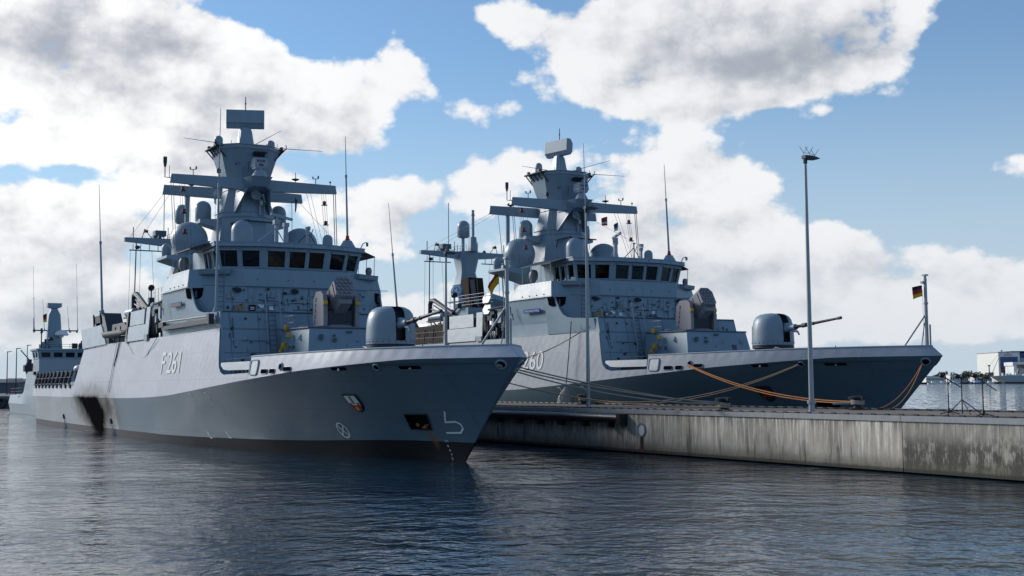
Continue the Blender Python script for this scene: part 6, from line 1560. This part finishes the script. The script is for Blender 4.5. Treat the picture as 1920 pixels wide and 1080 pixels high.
# scattered cloud elsewhere round the sky
inview = n.math('MULTIPLY', n.ramp(n.math('ABSOLUTE', az), .46, .60), 1.0)
high = n.math('MAXIMUM', inview, n.ramp(el, .33, .45))
vec = n.comb(n.math('MULTIPLY', az, 1.0), n.math('MULTIPLY', el, 1.35), 0.0)
wide = n.noise(vec, 3.0, 3, .55)
base = n.math('ADD', base, n.math('MULTIPLY', high, n.ramp(wide, .54, .74, 0, .6)))
ahead = n.math('MULTIPLY', n.math('MULTIPLY', n.ramp(el, .31, .40), n.ramp(el, 1.0, .7)), n.ramp(n.math('ABSOLUTE', az), 1.3, .8))
base = n.math('ADD', base, n.math('MULTIPLY', ahead, n.ramp(wide, .42, .64, 0, .8)))     # the same cumulus goes on above the picture
def fb(off):
    v = n.vmath('ADD', vec, off)
    a = n.noise(v, 9.0, 9, .58, .2)
    vo = n.node('ShaderNodeTexVoronoi', feature='SMOOTH_F1', voronoi_dimensions='2D'); n.put(vo.inputs['Vector'], v)
    vo.inputs['Scale'].default_value = 17.0; vo.inputs['Detail'].default_value = 4.0; vo.inputs['Roughness'].default_value = .55; vo.inputs['Smoothness'].default_value = .35
    return n.math('ADD', n.math('MULTIPLY', a, .75), n.math('MULTIPLY', n.math('SUBTRACT', .95, vo.outputs['Distance']), .34))
n0 = fb((0, 0, 0)); n1 = fb((-.012, .022, 0))
D0 = n.math('SUBTRACT', n.math('ADD', base, n.math('MULTIPLY', n.math('SUBTRACT', n0, .5), 2.2)), .68)
D1 = n.math('SUBTRACT', n.math('ADD', base, n.math('MULTIPLY', n.math('SUBTRACT', n1, .5), 2.2)), .68)
cover = n.ramp(D0, -.06, .30)
# bodies: brighter on the side of the sun, grey in the thick lower parts
relief = n.math('MULTIPLY', n.math('SUBTRACT', n0, n1), 1.6)
SH = [(250,570,260,50,.5), (540,310,200,50,.4), (980,430,160,60,.4), (20,600,200,60,.4), (130,110,230,100,.95), (300,90,90,70,.35), (420,225,160,60,.45), (640,235,120,50,.35), (60,450,190,60,1.0), (470,330,180,40,.3), (1330,60,210,60,.6), (1480,150,240,55,.8), (1640,120,110,50,.55), (1250,100,120,50,.3), (760,420,110,30,.4), (1300,430,190,70,.45), (1240,220,120,30,.25), (1500,520,230,30,.45), (1850,555,110,22,.4), (1250,560,350,60,.35), (150,560,300,60,.25), (1350,300,120,40,.2)]
sh = None
for c in SH:
    g = gauss(az, el, *c); sh = g if sh is None else n.math('ADD', sh, g)
wn = n.noise(vec, 7.0, 5, .55)
sh = n.math('MULTIPLY', sh, n.ramp(wn, .25, .6, .45, 1.15))
sh = n.math('ADD', sh, n.math('MULTIPLY', n.math('MULTIPLY', high, n.ramp(D0, .3, 1.0)), .5))
tone = n.math('SUBTRACT', n.math('ADD', 1.0, relief), n.math('MULTIPLY', sh, .98), clamp=False)
tone = n.math('ADD', tone, n.math('MULTIPLY', n.math('SUBTRACT', n0, .5), .3))
tone = n.math('ADD', tone, n.math('MULTIPLY', n.math('SUBTRACT', n.noise(vec, 5.0, 6, .6), .54), .8))
lit = n.ramp(tone, -.45, 1.0)
warmside = n.ramp(az, .05, -.42)     # more light scattered through the clouds on the sun's side
whitec = n.mix(warmside, (9.0, 9.1, 9.3, 1), (10.8, 10.8, 10.7, 1))
greyc = n.mix(warmside, (3.9, 4.3, 4.95, 1), (4.3, 4.6, 5.3, 1))
cc = n.mix(lit, greyc, whitec)
horizon = n.ramp(el, .16, .0)
cc = n.mix(n.math('MULTIPLY', horizon, .55), cc, (6.0, 6.6, 7.3, 1))
skyc = n.mix(1.0, sky.outputs[0], (.84, 1.13, 1.31, 1), 'MULTIPLY')
skyc = n.mix(n.ramp(el, .28, .0, 0.0, .95), skyc, (5.2, 6.2, 7.3, 1))      # pale air near the horizon
skyc = n.mix(.08, skyc, (7.6, 8.2, 9.0, 1))      # thin veil of high cloud
fin = n.mix(n.math('MULTIPLY', cover, n.ramp(el, -.02, .0)), skyc, cc)
nt.links.new(fin, bg.inputs['Color'])
w.cycles.sampling_method = 'MANUAL'; w.cycles.sample_map_resolution = 512

sl = bpy.data.lights.new('sun', 'SUN'); so = bpy.data.objects.new('sun', sl); col.objects.link(so)
sl.energy = 3.5; sl.angle = R(18); sl.color = (1.0, .955, .89)
sd = Vector((SUN_DIR.x*math.cos(SUN_EL), SUN_DIR.y*math.cos(SUN_EL), math.sin(SUN_EL)))
so.rotation_euler = sd.to_track_quat('Z', 'Y').to_euler()

scene.view_settings.view_transform = 'Standard'; scene.view_settings.look = 'None'; scene.view_settings.exposure = 0.0; scene.view_settings.gamma = 1.0
scene.render.engine = 'CYCLES'; scene.cycles.use_denoising = True
scene.cycles.max_bounces = 6; scene.cycles.glossy_bounces = 3; scene.cycles.sample_clamp_indirect = 6
